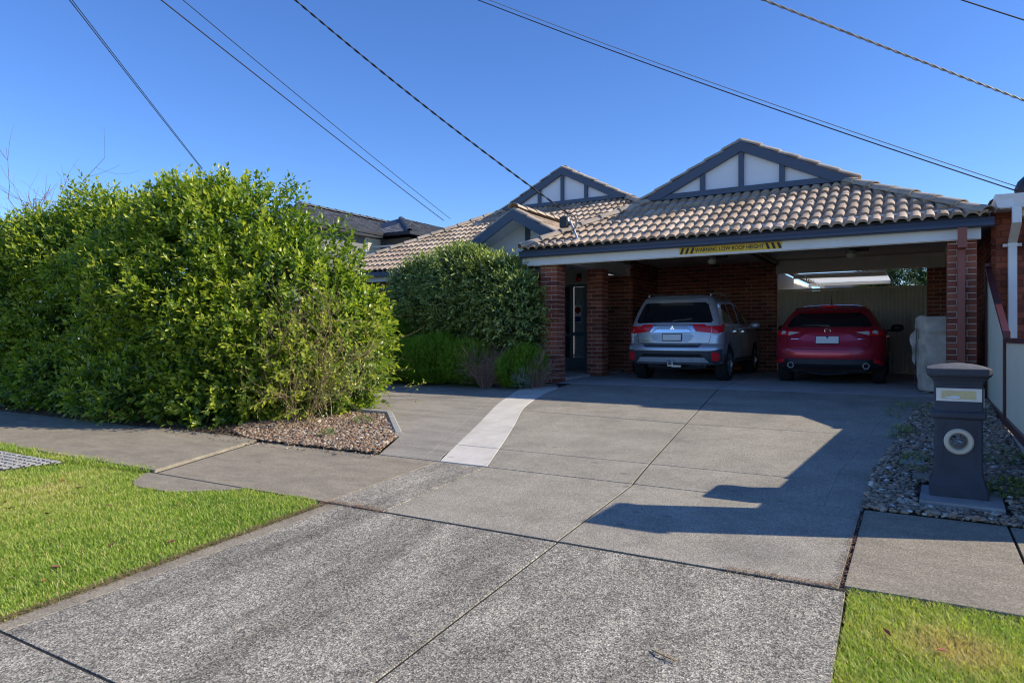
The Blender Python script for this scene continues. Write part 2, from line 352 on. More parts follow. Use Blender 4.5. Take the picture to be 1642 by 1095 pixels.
dr = empty('driveway', (-2.5, 8.4, G(8.4))); tag(dr, 'grey jointed concrete driveway rising to the carport', 'driveway', kind='structure')
def cx(y): return float(np.interp(y, [5.54, 6.26, 8.3, 11.4, 19.9], [-2.08, -2.18, -2.43, -2.80, -3.2]))        # centre joint
def rx(y): return float(np.interp(y, [5.54, 6.6, 7.8, 9.06, 10.2, 11.4], [-.33, -.32, -.2, -.12, .01, .32]))     # right edge
SR = [(-3.56, 5.54), (-3.86, 6.25), (-4.24, 7.15), (-4.63, 8.0), (-5.02, 8.83), (-5.22, 9.6), (-5.36, 10.3), (-5.45, 10.81)]
SLF = [(-4.12, 5.54), (-4.42, 6.25), (-4.78, 7.15), (-5.14, 8.0), (-5.5, 8.83), (-5.75, 9.6), (-5.98, 10.3), (-6.12, 10.81)]
def smooth_line(pts):
    xs_ = [p[0] for p in pts]; ys_ = [p[1] for p in pts]; out = []
    for y in np.linspace(ys_[0], ys_[-1], 40):
        out.append((sum(float(np.interp(min(max(y+d, ys_[0]), ys_[-1]), ys_, xs_)) for d in (-.45, -.3, -.15, 0, .15, .3, .45))/7, float(y)))
    out[0] = pts[0]; out[-1] = pts[-1]; return out
SR = smooth_line(SR); SLF = smooth_line(SLF)
def sr(y): return float(np.interp(y, [p[1] for p in SR], [p[0] for p in SR]))
def sf(y): return float(np.interp(y, [p[1] for p in SLF], [p[0] for p in SLF]))
def rng_y(a, b): return [a+g]+[y for y in [5.54+.22*i for i in range(24)]+[10.81] if a+.05 < y < b-.05]+[b-g]
for a, b_, c, d in ((5.54, 6.25, 5.54, 6.25), (6.25, 8.5, 6.25, 8.3), (8.5, 11.39, 8.3, 11.39)):
    L_ = rng_y(a, b_); Rr = rng_y(c, d)
    slab([(sr(y)+g, y) for y in L_]+[(cx(y)-.008, y) for y in reversed([c+g, d-g] if a < 8 else [8.32, 11.38])], M['drive'], dr)
    slab([(cx(y)+.008, y) for y in (c+g, d-g)]+[(rx(y)-.26, y) for y in reversed(Rr)], M['drive'], dr, bev=.003)
    slab([(rx(y)-.2585, y) for y in Rr]+[(rx(y), y) for y in reversed(Rr)], M['drive'], dr, name='slab_margin', bev=.0015)
slab([(sr(y), y) for y in (5.55, 6.24)]+[(sf(y), y) for y in (6.24, 5.55)], M['strip'], dr, lift=.004, name='strip_slab', label='pale new concrete strip slab nearest the footpath')
ys = list(np.linspace(6.255, 10.81, 22))
slab([(sr(y), y) for y in ys]+[(sf(y), y) for y in reversed(ys)], M['strip'], dr, lift=.004, name='strip_slab', label='long curving slab of pale new concrete')
SFp = [(sf(y)-.012, y) for y in np.linspace(5.55, 10.7, 26)]
slab(SFp+[(x-.2, y) for x, y in reversed(SFp)], M['circle'], dr, name='slab_margin')
SG = [(x-.205, y) for x, y in SFp]
slab(SG+[(-7.2, 10.7), (-16, 10.7), (-16, 8.2), (-10, 7.9), (-7.05, 7.52), (-6.42, 7.46), (-5.33, 6.35), (-4.93, 5.55)], M['circle'], dr)
slab([(-5.9, 11.4), (-2.81, 11.4), (-2.93, 14.5), (-5.9, 14.5)], M['slab_in'], dr)
slab([(-2.79, 11.4), (.36, 11.4), (.36, 14.5), (-2.91, 14.5)], M['slab_in'], dr)
slab([(-5.9, 14.51), (-2.93, 14.51), (-3.2, 19.9), (-5.9, 19.9)], M['slab_in'], dr)
slab([(-2.91, 14.51), (.36, 14.51), (.36, 19.9), (-3.18, 19.9)], M['slab_in'], dr)
slab([(-5.45, 10.83), (-5.92, 11.6), (-7.9, 14.6), (-8.4, 14.6), (-7.4, 10.73), (-6.15, 10.73)], M['circle'], dr)
slab([(-7.9, 11.8), (-5.91, 11.8), (-5.91, 15.1), (-7.9, 15.1)], M['slab_in'], dr, lift=.05)
# garden edging of the pebble bed
ed = empty('garden_edging', (-6, 7, -.3)); tag(ed, 'low rounded concrete edging around the pebble bed', 'edging', kind='structure')
for p, q in (((-7.3, 7.55), (-6.46, 7.48)), ((-6.44, 7.46), (-5.36, 6.37))):
    p = Vector((p[0], p[1], 0)); q = Vector((q[0], q[1], 0)); d = (q-p).normalized(); n = Vector((-d.y, d.x, 0))
    b = MB(); prof = [(-.05, -.08), (-.05, .035), (-.03, .06), (.03, .06), (.05, .035), (.05, -.08)]; vs = []
    for e in (p, q):
        for u, h in prof: v = e+n*u; vs.append((v.x, v.y, G(v.y)+h))
    b.add(vs, [(0,1,7,6),(1,2,8,7),(2,3,9,8),(3,4,10,9),(4,5,11,10),(0,5,4,3,2,1),(6,7,8,9,10,11)])
    b.build('edging_block', M['kerb'], ed)
# lawns
def sheet(name, poly, mat, off, label, cat, kind='structure'):
    b = MB(); b.add([(x, y, G(y)+off) for x, y in poly], [tuple(range(len(poly)))]); return tag(b.build(name, mat), label, cat, kind=kind)
sheet('lawn_soil', [(-20, 1.6), (-3.96, 1.6), (-3.94, 3.85), (-4.9, 3.85), (-5.4, 3.48), (-6.35, 3.6), (-6.4, 3.85), (-20, 3.85)], M['turfbase'], -.02, 'turf soil of the left nature strip', 'lawn')
sheet('lawn_soil', [(-20, -2.8), (-3.96, -2.8), (-3.96, 1.6), (-20, 1.6)], M['turfbase'], -.02, 'turf soil of the left nature strip by the street', 'lawn')
sheet('lawn_soil', [(-.23, 1.6), (20, 1.6), (20, 3.86), (-.3, 3.86)], M['turfbase'], -.02, 'turf soil of the right nature strip', 'lawn')
sheet('lawn_soil', [(-.23, -2.8), (20, -2.8), (20, 1.6), (-.23, 1.6)], M['turfbase'], -.02, 'turf soil of the right nature strip by the street', 'lawn')
sheet('garden_bed', [(-20, 5.54), (-4.95, 5.54), (-5.36, 6.37), (-6.44, 7.46), (-9, 7.6), (-20, 8)], M['soil'], .005, 'bare brown soil of the bed under the big hedge', 'garden bed')
sheet('garden_bed', [(-.31, 5.55), (6, 5.55), (6, 11.3), (.36, 11.3), (.03, 10.2), (-.1, 9.06), (-.18, 7.8), (-.3, 6.6)], M['soil'], .0, 'bare soil of the bed around the mailbox', 'garden bed')
sheet('garden_bed', [(-16, 10.7), (-7.5, 10.72), (-6.2, 10.9), (-6.2, 11.4), (-16, 11.4)], M['soil'], .0, 'bare soil along the front of the shrubs', 'garden bed')
# ---------------------------------------------------------------- bricks
BL, BH, BD, MJ = .23, .076, .11, .010
brick_pool = {}
def brick_mesh(L, D, mat, k):
    key = (round(L, 3), round(D, 3), mat.name, k)
    if key not in brick_pool:
        b = MB().cbox(-L/2, L/2, -D/2, D/2, -BH/2, BH/2, .004, t=(k+.5)/8)
        me = bpy.data.meshes.new('brick'); me.from_pydata(b.v, [], b.f); me.materials.append(mat)
        me.attributes.new('tint', 'FLOAT', 'FACE').data.foreach_set('value', b.t); brick_pool[key] = me
    return brick_pool[key]
class Bricks:
    """collects bricks; the largest-looking ones become parts, the rest one joined part"""
    def __init__(s, house, mat): s.h = house; s.mat = mat; s.L = []
    def put(s, parent, c, L, D, rot): s.L.append((parent, Vector(c), L, D, rot))
    def pier(s, name, x0, y0, z0, z1, core, house):
        par = MB().box(x0+.007, x0+.343, y0+.007, y0+.343, z0, z1-.002).build(name, core, house)
        n = int(round((z1-z0)/(BH+MJ)))
        for i in range(n):
            z = z0+(i+.5)*(BH+MJ)
            if i % 2 == 0: spec = [(.115, .055, 0), (.295, .115, 1), (.235, .295, 0), (.055, .235, 1)]
            else: spec = [(.235, .055, 0), (.295, .235, 1), (.115, .295, 0), (.055, .115, 1)]
            for cx_, cy_, r in spec: s.put(par, (x0+cx_, y0+cy_, z), BL, BD, r)
        return par
    def wall(s, parent, a, b, z0, z1, axis, face, sign, skip=None):
        """axis 'x': wall along x at y=face, visible side towards sign*y"""
        n = int(round((z1-z0)/(BH+MJ)))
        for i in range(n):
            z = z0+(i+.5)*(BH+MJ); p = a-(.12 if i % 2 else 0)
            while p < b-.02:
                q0 = max(p, a); q1 = min(p+BL, b)
                if q1-q0 > .04 and not (skip and skip((q0+q1)/2, z)):
                    off = face-sign*.03
                    c = ((q0+q1)/2, off, z) if axis == 'x' else (off, (q0+q1)/2, z)
                    s.put(parent, c, q1-q0, .06, 0 if axis == 'x' else 1)
                p += BL+MJ
    def finish(s, limit=290):
        camp = Vector((0, 0, .85))
        s.L.sort(key=lambda r: (r[1]-camp).length*(1.25 if r[4] == 1 else 1))
        rest = {}
        for i, (par, c, L, D, rot) in enumerate(s.L):
            k = random.randrange(8)
            if i < limit:
                o = link('brick', brick_mesh(L, D, s.mat, k), par, loc=c-wloc(par)+Vector((0, 0, random.uniform(-.001, .001))))
                o.rotation_euler = (0, 0, R(90)*rot)
            else: rest.setdefault(0, []).append((c, L, D, rot, k))
        if rest:
            b = MB()
            for c, L, D, rot, k in rest[0]:
                if rot: L, D = D, L
                j = random.uniform(-.002, .002)
                b.box(c.x-L/2+j, c.x+L/2+j, c.y-D/2+j, c.y+D/2+j, c.z-BH/2, c.z+BH/2, t=(k+.5)/8)
            b.build('brickwork', s.mat, s.h, kind='stuff', tint=True, fix=False)
# ---------------------------------------------------------------- roof tiles
def tile_profile(kind):
    if kind == 'roman':
        sx = [0, .010, .028, .055, .110, .137, .155, .165]; hz = [0, 0, .030, .045, .045, .030, 0, 0]
        return [x for x in sx[:-1]]+[x+.165 for x in sx], hz[:-1]+hz
    return [0, .03, .15, .16, .28, .30], [.02, 0, 0, .012, 0, .012]
def tile_verts(kind, W, gauge):
    sx, hz = tile_profile(kind); k = W/sx[-1]; vs = []
    T = .044 if kind == 'roman' else .02
    for x, h in zip(sx, hz): vs.append((x*k, -.01, h+T))            # lower front edge
    for x, h in zip(sx, hz): vs.append((x*k, gauge+.03, h*.98+.004))
    for x, h in zip(sx, hz): vs.append((x*k, -.006, h+T-.04))
    n = len(sx)
    fs = [(i, i+1, n+i+1, n+i) for i in range(n-1)]+[(2*n+i, 2*n+i+1, i+1, i) for i in range(n-1)]
    return vs, fs
class Roofer:
    def __init__(s, kind, mat, W=.33, gauge=.32): s.kind = kind; s.mat = mat; s.W = W; s.g = gauge; s.v, s.f = tile_verts(kind, W, gauge); s.L = []; s.pool = {}
    def plane(s, roof, O, u, length, slope, lo, hi, pri=1):
        """O: eave corner, u: unit along eave, slope: unit vector up the slope; lo(v), hi(v): extent along u"""
        O = Vector(O); u = Vector(u); v = Vector(slope).normalized(); n = u.cross(v)
        if n.z < 0: n = -n
        rows = int(length/s.g+.3); ncol = 0
        for i in range(rows):
            b, t = i*s.g, (i+1)*s.g; a0 = min(lo(b), lo(t)); a1 = max(hi(b), hi(t)); j = math.floor(a0/s.W)
            while j*s.W < a1:
                x0 = j*s.W; clip = x0 < max(lo(b), lo(t)) or x0+s.W > min(hi(b), hi(t))
                s.L.append((roof, O, u, v, n, x0, b, clip, lo, hi, pri)); j += 1
    def finish(s, limit, house):
        camp = Vector((0, 0, .85)); s.L.sort(key=lambda r: r[10]*((r[1]+r[2]*r[5]+r[3]*r[6])-camp).length)
        V = []; F = []; T = []; cnt = 0
        for (roof, O, u, v, n, x0, b, clip, lo, hi, pri) in s.L:
            k = random.randrange(8); jn = random.uniform(-.003, .003); jb = random.uniform(-.006, .006)
            if cnt < limit:
                key = (k, tuple(u), tuple(v))
                if not clip and key in s.pool: me = s.pool[key]
                else:
                    base = O+u*x0+v*b; pts = []
                    for (x, y, z) in s.v:
                        if clip: x = min(max(x, lo(b+y)-x0), hi(b+y)-x0)
                        pts.append(u*x+v*y+n*z)
                    if clip and max(lo(b), lo(b+s.g)) >= x0+s.W and min(lo(b), lo(b+s.g)) >= x0+s.W: continue
                    me = bpy.data.meshes.new('roof_tile'); me.from_pydata([tuple(p) for p in pts], [], s.f); me.materials.append(s.mat)
                    me.attributes.new('tint', 'FLOAT', 'FACE').data.foreach_set('value', [(k+.5)/8]*len(s.f)); me.shade_smooth(); me.set_sharp_from_angle(angle=R(40))
                    if not clip: s.pool[key] = me
                base = O+u*x0+v*(b+jb)+n*jn
                link('roof_tile', me, roof, loc=base-wloc(roof)); cnt += 1
            else:
                o = len(V)
                for (x, y, z) in s.v:
                    if clip: x = min(max(x, lo(b+y)-x0), hi(b+y)-x0)
                    V.append(tuple(O+u*(x0+x)+v*(b+y+jb)+n*(z+jn)))
                for f in s.f: F.append(tuple(o+i for i in f)); T.append((k+.5)/8)
        if V: 
            ob = np_mesh('roof_tiling', V, F, s.mat, house, T, kind='stuff'); ob.data.shade_smooth(); ob.data.set_sharp_from_angle(angle=R(40))
def caps(p0, p1, mat, roof, r=.125, L=.40, name='ridge_cap'):
    p0 = Vector(p0); p1 = Vector(p1); d = p1-p0; n = max(1, int(round(d.length/L))); dl = d.length/n; d.normalize()
    side = d.cross(Vector((0, 0, 1))).normalized(); up = side.cross(d).normalized()
    vs = []; K = 8
    for (t, rr, lift) in ((-.03, r, .018), (dl, r*.9, 0)):
        for j in range(K+1):
            a = math.pi*j/K; vs.append(d*t+side*math.cos(a)*rr+up*(math.sin(a)*rr*.72+lift-.045))
    for j in range(K+1):
        a = math.pi*j/K; vs.append(d*-.03+side*math.cos(a)*(r-.02)+up*(math.sin(a)*(r-.02)*.72+.018-.045))
    fs = [(j, j+1, K+2+j, K+1+j) for j in range(K)]+[(2*(K+1)+j, 2*(K+1)+j+1, j+1, j) for j in range(K)]
    me = bpy.data.meshes.new(name); me.from_pydata([tuple(v) for v in vs], [], fs); me.materials.append(mat); me.shade_smooth(); me.set_sharp_from_angle(angle=R(50))
    for i in range(n): link(name, me, roof, loc=p0+d*(dl*i)+up*random.uniform(-.005, .005)-wloc(roof))
# ---------------------------------------------------------------- the house with the carport
H = empty('brick_house', (-3, 13, 0)); tag(H, 'single storey red brick house with brown tiled roof, two front gables and a double carport', 'house')
BR = Bricks(H, M['brick'])
ZP = 2.236
BR.pier('pillar', .372, 11.33, 0, ZP, M['mortar'], H)
BR.pier('pillar', -6.10, 11.36, 0, ZP, M['mortar'], H)
BR.pier('pillar', -5.98, 13.20, .04, ZP+.04, M['mortar'], H)
BR.pier('pillar', .2, 16.6, .05, ZP+.05, M['mortar'], H)
def wallpart(x0, x1, y0, y1, z0, z1, mat='mortar'): return MB().box(x0, x1, y0, y1, z0, z1).build('wall', M[mat], H)
w1 = wallpart(-6.77, -5.64, 14.965, 15.2, -.02, 2.30, 'mortar'); BR.wall(w1, -6.77, -5.62, .03, 2.29, 'x', 14.953, -1)
w2 = wallpart(-5.9, -5.635, 14.98, 17.0, -.02, 2.6, 'mortar'); BR.wall(w2, 14.96, 16.74, .03, 2.6, 'y', -5.62, 1)
w3 = wallpart(-5.62, -2.80, 16.76, 17.0, -.02, 2.6, 'mortar'); BR.wall(w3, -5.62, -2.78, .03, 2.6, 'x', 16.745, -1)
w4 = wallpart(-13.2, -7.75, 13.41, 13.6, -.1, 2.45, 'mortar'); BR.wall(w4, -13.2, -7.74, .0, 2.45, 'x', 13.396, -1, skip=lambda x, z: -11.5 < x < -9 and .8 < z < 2.1)
w5 = wallpart(-3.0, -2.79, 17.0, 23, 0, 2.4, 'cream')
MB().box(-7.95, -7.8, 13.42, 15.2, -.05, 2.45).build('wall', M['mortar_red'], H)
BR.finish(285)
# window in the wall behind the shrubs
wf = MB(); 
for a in (-11.5, -10.3, -9.08): wf.box(a, a+.06, 13.37, 13.43, .8, 2.1)
for z in (.8, 2.04): wf.box(-11.44, -9.08, 13.375, 13.425, z, z+.06)
wf = wf.build('window', M['doorblue'], H)
MB().box(-11.44, -10.3, 13.40, 13.41, .86, 2.04).build('pane', M['house_glass'], wf); MB().box(-10.24, -9.08, 13.40, 13.41, .86, 2.04).build('pane', M['house_glass'], wf)
# porch: lintel panel, door, sidelight
MB().box(-7.8, -6.55, 14.98, 15.1, 2.13, 2.48).build('lintel_panel', M['cream'], H)
d = MB()
for a, b_ in ((-7.48, -7.42), (-6.98, -6.90), (-6.60, -6.54)): d.box(a, b_, 14.95, 15.0, .07, 2.12)
for z0, z1 in ((2.06, 2.12), (.07, .36), (.88, .97)):
    d.box(-7.42, -6.98, 14.955, 14.995, z0, z1); d.box(-6.90, -6.60, 14.955, 14.995, z0, z1)
door = d.build('door', M['doorblue'], H)
DOORX = -.24
mm = MB().box(-7.42, -6.98, 14.985, 14.99, .36, 2.06)
mm.build('security_screen', M['mesh'], door)
dm = MB()
for k in range(-4, 22):
    for sg in (1, -1):
        pts = []
        x = -7.42; z = .36+k*.09
        p0 = (x, z if sg > 0 else z+.44); p1 = (-6.98, z+.44 if sg > 0 else z)
        if min(p0[1], p1[1]) < .36 or max(p0[1], p1[1]) > 2.06: continue
        dm.tube([(p0[0], 14.98, p0[1]), (p1[0], 14.98, p1[1])], .005, 4)
dm.build('diamond_grille', M['doorblue'], door)
cu = MB(); nfold = 60
for i in range(nfold+1):
    x = -6.90+.30*i/nfold; y = 15.03+.012*math.sin(i*1.15); cu.v += [(x, y, .36), (x, y, 2.06)]
    if i: cu.f.append((2*i-2, 2*i, 2*i+1, 2*i-1)); cu.m.append(0); cu.t.append(.5)
cu.build('curtain', M['curtain'], door, fix=False)
dk = MB(); dk.tube([(-7.03, 14.95, 1.02), (-7.03, 14.89, 1.02), (-7.15, 14.89, 1.02)], .011, 6).box(-7.05, -7.01, 14.94, 14.955, .92, 1.12); dk.build('handle', M['black'], door)
st = MB().box(-6.86, -6.67, 14.946, 14.952, 1.20, 1.62); st = st.build('notice', M['paper'], door)
MB().lathe([(.0, 0), (.078, 0), (.078, -.004), (0, -.004)], (-6.765, 14.946, 1.50), 'y', 24).build('red_roundel', simple('notice_red', (.35,.03,.03), .5), st)
MB().box(-6.85, -6.68, 14.942, 14.946, 1.22, 1.34).build('blue_band', simple('notice_blue', (.02,.08,.25), .5), st)
door.location.x += DOORX
# ceilings, beams, fascia, gutters
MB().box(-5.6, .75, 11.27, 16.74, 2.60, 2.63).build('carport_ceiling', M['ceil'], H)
MB().box(-7.6, -5.62, 11.9, 14.95, 2.48, 2.5).build('porch_ceiling', M['white'], H)
MB().box(-5.98, -5.80, 11.38, 14.95, 2.275, 2.597).build('beam', M['cream'], H)
MB().box(-2.78, .5, 16.62, 16.75, 2.30, 2.597).build('beam', M['cream'], H)
MB().box(.50, .62, 11.4, 16.6, 2.29, 2.597).build('beam', M['cream'], H)
MB().box(-6.32, .76, 11.235, 11.27, 2.195, 2.35).box(-6.32, .76, 11.27, 11.31, 2.185, 2.205).build('fascia', M['white'], H)
MB().box(-6.1, .72, 11.28, 11.345, 2.24, 2.6).build('front_beam', M['cream'], H)
def gutter(poly_pts, closed_axis, a, b, name='gutter'): return None
gx0, gx1, gy = -6.42, .90, 11.10
prof = [(gy+.13, 2.335), (gy+.02, 2.335), (gy+.005, 2.35), (gy, 2.38), (gy+.012, 2.405), (gy-.004, 2.435), (gy-.012, 2.45), (gy+.002, 2.455), (gy+.01, 2.44), (gy+.02, 2.36), (gy+.13, 2.36)]
MB().prism(prof, 'x', gx0, gx1).build('gutter', M['navy'], H, smooth=35)
sx = gx1
prof2 = [(2*sx-0, 0)]
prof = [(sx-.13, 2.335), (sx-.02, 2.335), (sx-.004, 2.35), (sx-.001, 2.38), (sx-.012, 2.405), (sx+.004, 2.435), (sx+.012, 2.45), (sx-.002, 2.455), (sx-.01, 2.44), (sx-.02, 2.36), (sx-.13, 2.36)]
MB().prism(prof, 'y', gy+.135, 17).build('gutter', M['navy'], H, smooth=35)
MB().box(-13.5, -6.45, 12.78, 12.9, 2.34, 2.45).build('gutter', M['navy'], H)
MB().box(-13.5, -6.45, 12.9, 12.93, 2.22, 2.36).box(-13.5, -7.6, 12.93, 13.45, 2.40, 2.42).build('fascia', M['white'], H)
MB().box(-6.42, -6.33, 11.24, 12.78, 2.22, 2.45).build('fascia', M['white'], H)
# maroon downpipe in front of the right pillar
dp = MB().box(.485, .592, 11.02, 11.095, 2.06, 2.33).box(.49, .585, 11.095, 11.33, 2.06, 2.13)
dp.cbox(.49, .585, 11.255, 11.325, .02, 2.075, .006); dp.build('downpipe', M['downpipe'], H)
# roofs: planes
T = .53; SV = Vector((0, 1, T)).normalized(); c1 = 1/math.sqrt(1+T*T)
ex0, ex1, ey, ez = -6.36, .82, 11.08, 2.47
roof = MB(); D_ = .012
cxr = (ex0+ex1)/2; hw = (ex1-ex0)/2; gY = ey+1.97
def zf(y, e=ey): return ez+(y-e)*T-D_
# carport block underlay
rz = ez+hw*T-D_
roof.add([(ex0, ey, ez-D_), (ex1, ey, ez-D_), (ex1-1.97, gY, zf(gY)), (ex0+1.97, gY, zf(gY))], [(0,1,2,3)])
roof.add([(ex1, ey, ez-D_), (ex1, 20, ez-D_), (cxr, 20, rz), (cxr, gY, rz), (ex1-1.97, gY, zf(gY))], [(0,1,2,3,4)])
roof.add([(ex0, ey, ez-D_), (ex0, 20, ez-D_), (cxr, 20, rz), (cxr, gY, rz), (ex0+1.97, gY, zf(gY))], [(4,3,2,1,0)])
# main block
bx0, bx1, by, bgY = -13.45, -2.75, 12.88, 16.5
bc = (bx0+bx1)/2; bh = (bx1-bx0)/2; brz = ez+bh*T-D_; k = bgY-by
roof.add([(bx0, by, ez-D_), (bx1, by, ez-D_), (bx1-k, bgY, zf(bgY, by)), (bx0+k, bgY, zf(bgY, by))], [(0,1,2,3)])
roof.add([(bx1, by, ez-D_), (bx1, 26, ez-D_), (bc, 26, brz), (bc, bgY, brz), (bx1-k, bgY, zf(bgY, by))], [(0,1,2,3,4)])
roof.add([(bx0, by, ez-D_), (bx0, 26, ez-D_), (bc, 26, brz), (bc, bgY, brz), (bx0+k, bgY, zf(bgY, by))], [(4,3,2,1,0)])
# porch gable
px, pw, pY0, pY1 = -7.04, 1.80, 12.0, 14.8; prz = ez+pw*T
roof.add([(px-pw, pY0, ez-D_), (px, pY0, prz-D_), (px, pY1, prz-D_), (px-pw, pY1, ez-D_)], [(0,1,2,3)])
roof.add([(px+pw, pY0, ez-D_), (px, pY0, prz-D_), (px, pY1, prz-D_), (px+pw, pY1, ez-D_)], [(3,2,1,0)])
roof = roof.build('roof', simple('roof_sarking', (.10,.09,.08), .9), H, fix=False)
RF = Roofer('roman', M['tile'])
sl_ = math.sqrt(1+T*T)
up = (0, 1, T)
RF.plane(roof, (ex0, ey, ez), (1, 0, 0), 1.97*sl_, up, lambda v: v*c1, lambda v: (ex1-ex0)-v*c1, .6)
RF.plane(roof, (bx0, by, ez), (1, 0, 0), k*sl_, up, lambda v: v*c1, lambda v: (bx1-bx0)-v*c1-(0 if v*c1 > 9 else 0) if True else 0, 1)
# right slope of the carport block (faces +x) and the upper side planes forward to the gablet
RF.plane(roof, (ex1, ey, ez), (0, 1, 0), hw*sl_, (-1, 0, T), lambda v: min(v*c1, 1.97)-.0 if v*c1 < 1.97 else 1.78, lambda v: 9, 1.6)
RF.plane(roof, (ex0, ey, ez), (0, 1, 0), hw*sl_, (1, 0, T), lambda v: v*c1 if v*c1 < 1.97 else 1.78, lambda v: 9, 1.8)
RF.plane(roof, (bx1, by, ez), (0, 1, 0), bh*sl_, (-1, 0, T), lambda v: v*c1 if v*c1 < k else k-.18, lambda v: 12, 2)
RF.plane(roof, (bx0, by, ez), (0, 1, 0), bh*sl_, (1, 0, T), lambda v: v*c1 if v*c1 < k else k-.18, lambda v: 12, 2)
RF.plane(roof, (px+pw, pY0, ez), (0, 1, 0), pw*sl_, (-1, 0, T), lambda v: 0, lambda v: 2.8, 1.3)
RF.plane(roof, (px-pw, pY0, ez), (0, 1, 0), pw*sl_, (1, 0, T), lambda v: 0, lambda v: 2.8, 1.3)
RF.finish(290, H)
L3 = .085
for xc_, y_, hb_, zb_, zt_ in ((cxr+.02, gY-.16, 1.92, zf(gY-.2)+.13, rz+.075), (bc, bgY-.16, 1.88, zf(bgY-.2, by)+.13, brz+.075), (px, pY0+.02, 1.88, ez-.1, prz+.035)):
    for sg_ in (-1, 1): caps((xc_+sg_*hb_, y_, zb_+.03), (xc_, y_, zt_+.03), M['cap'], roof, .095, .36, 'verge_tile')
caps((ex1+.0, ey+.0, ez+L3), (ex1-1.97, gY, zf(gY)+L3+.02), M['cap'], roof)
caps((ex0, ey, ez+L3), (ex0+1.97, gY, zf(gY)+L3+.02), M['cap'], roof)
caps((cxr, gY-.06, rz+L3+.0), (cxr, 20, rz+L3+.06), M['cap'], roof)
caps((bx0, by, ez+L3), (bx0+k, bgY, zf(bgY, by)+L3+.02), M['cap'], roof)
caps((bx1, by, ez+L3), (bx1-k, bgY, zf(bgY, by)+L3+.02), M['cap'], roof)
caps((bc, bgY-.06, brz+L3+.0), (bc, 26, brz+L3+.06), M['cap'], roof)
caps((px, pY0-.03, prz+L3+.01), (px, pY1, prz+L3+.04), M['cap'], roof)
def gable(xc, hb, y, zb, zt, name, posts, band=.17, recess=.05, soff=None):
    """blue timber gable: barge boards, bottom board, uprights over pale panels"""
    b = MB(); s_ = (zt-zb)/hb
    b.prism([(xc-hb+.1, zb+.02), (xc+hb-.1, zb+.02), (xc, zt-.1)], 'y', y+recess, y+recess+.04, 0)
    pn = b.build('gable_panel', M['panel'], H)
    for sg in (-1, 1):
        bb = MB(); q = [(xc+sg*hb, zb-.02), (xc+sg*(hb-band/s_*1.05), zb-.02), (xc, zt-band*1.1), (xc, zt)]
        bb.prism(q, 'y', y-.04, y+recess-.005 if soff is None else y-.0); bb.build('barge_board', M['navy'], H)
    if soff is None: MB().box(xc-hb+.25, xc+hb-.25, y-.02, y+recess-.003, zb-.03, zb+.07).build('gable_sill', M['navy'], H)
    for fx, wd in posts:
        x = xc+fx*hb; top = zt-abs(fx)*hb*s_-band*.8
        MB().box(x-wd/2, x+wd/2, y-.01+(0 if soff is None else recess-.04), y+recess-.002, zb+.068, top).build('gable_post', M['navy'], H)
    return pn
gable(cxr+.02, 1.90, gY-.2, zf(gY-.2)+.13, rz+.06, 'g', ((0, .09), (-.37, .09), (.37, .09)))
gable(bc, 1.86, bgY-.2, zf(bgY-.2, by)+.13, brz+.06, 'g', ((0, .09), (-.37, .09), (.37, .09)))
gable(px, 1.86, pY0-.05, ez-.1, prz+.02, 'g', ((0, .10), (-.62, .1)), band=.19, recess=.62, soff=True)
# pale lining under the porch gable overhang
for sg in (-1, 1):
    MB().add([(px+sg*1.75, pY0-.05, ez-.10), (px, pY0-.05, prz-.13), (px, pY0+.57, prz-.13), (px+sg*1.75, pY0+.57, ez-.10)], [(0,1,2,3)]).build('eave_lining', M['white'], H, fix=False)
# ---------------------------------------------------------------- things on and under the carport
sg = empty('warning_sign', (-2.6, 11.23, 2.27)); tag(sg, 'yellow and black low roof height warning sign stuck to the white carport fascia', 'sign')
s0, s1, sz0, sz1 = -3.40, -1.79, 2.222, 2.328
MB().box(s0, s1, 11.226, 11.234, sz0, sz1).build('board', M['yellow'], sg)
st = MB(); hgt = sz1-sz0-.012
for base, lean in ((s0+.01, 1), (s1-.245, -1)):
    for i in range(3):
        x = base+i*.085; a = .035*lean
        st.prism([(x+(0 if lean > 0 else .035), sz0+.006), (x+.04+(0 if lean > 0 else .035), sz0+.006), (x+.04+(.035 if lean > 0 else 0), sz1-.006), (x+(.035 if lean > 0 else 0), sz1-.006)], 'y', 11.223, 11.226)
st.build('stripes', M['black'], sg)
def text_mesh(txt, size, x, y, z, mat, parent, name, width=None, rot=(R(90), 0, 0), bold=.0):
    cu = bpy.data.curves.new('t', 'FONT'); cu.body = txt; cu.size = size; cu.align_x = 'CENTER'; cu.align_y = 'CENTER'; cu.extrude = .0015; cu.offset = bold
    to = bpy.data.objects.new('t', cu); COL.objects.link(to); bpy.context.view_layer.update()
    me = bpy.data.meshes.new_from_object(to.evaluated_get(bpy.context.evaluated_depsgraph_get())); bpy.data.objects.remove(to); bpy.data.curves.remove(cu)
    me.name = name
    if width:
        xs_ = [v.co.x for v in me.vertices]; k_ = width/(max(xs_)-min(xs_))
        for v in me.vertices: v.co.x *= k_
    me.materials.clear(); me.materials.append(mat)
    o = link(name, me, parent, loc=Vector((x, y, z))-wloc(parent)); o.rotation_euler = rot; return o
text_mesh('WARNING LOW ROOF HEIGHT', .088, (s0+s1)/2, 11.2235, (sz0+sz1)/2, M['black'], sg, 'lettering', 1.085, bold=.0012)
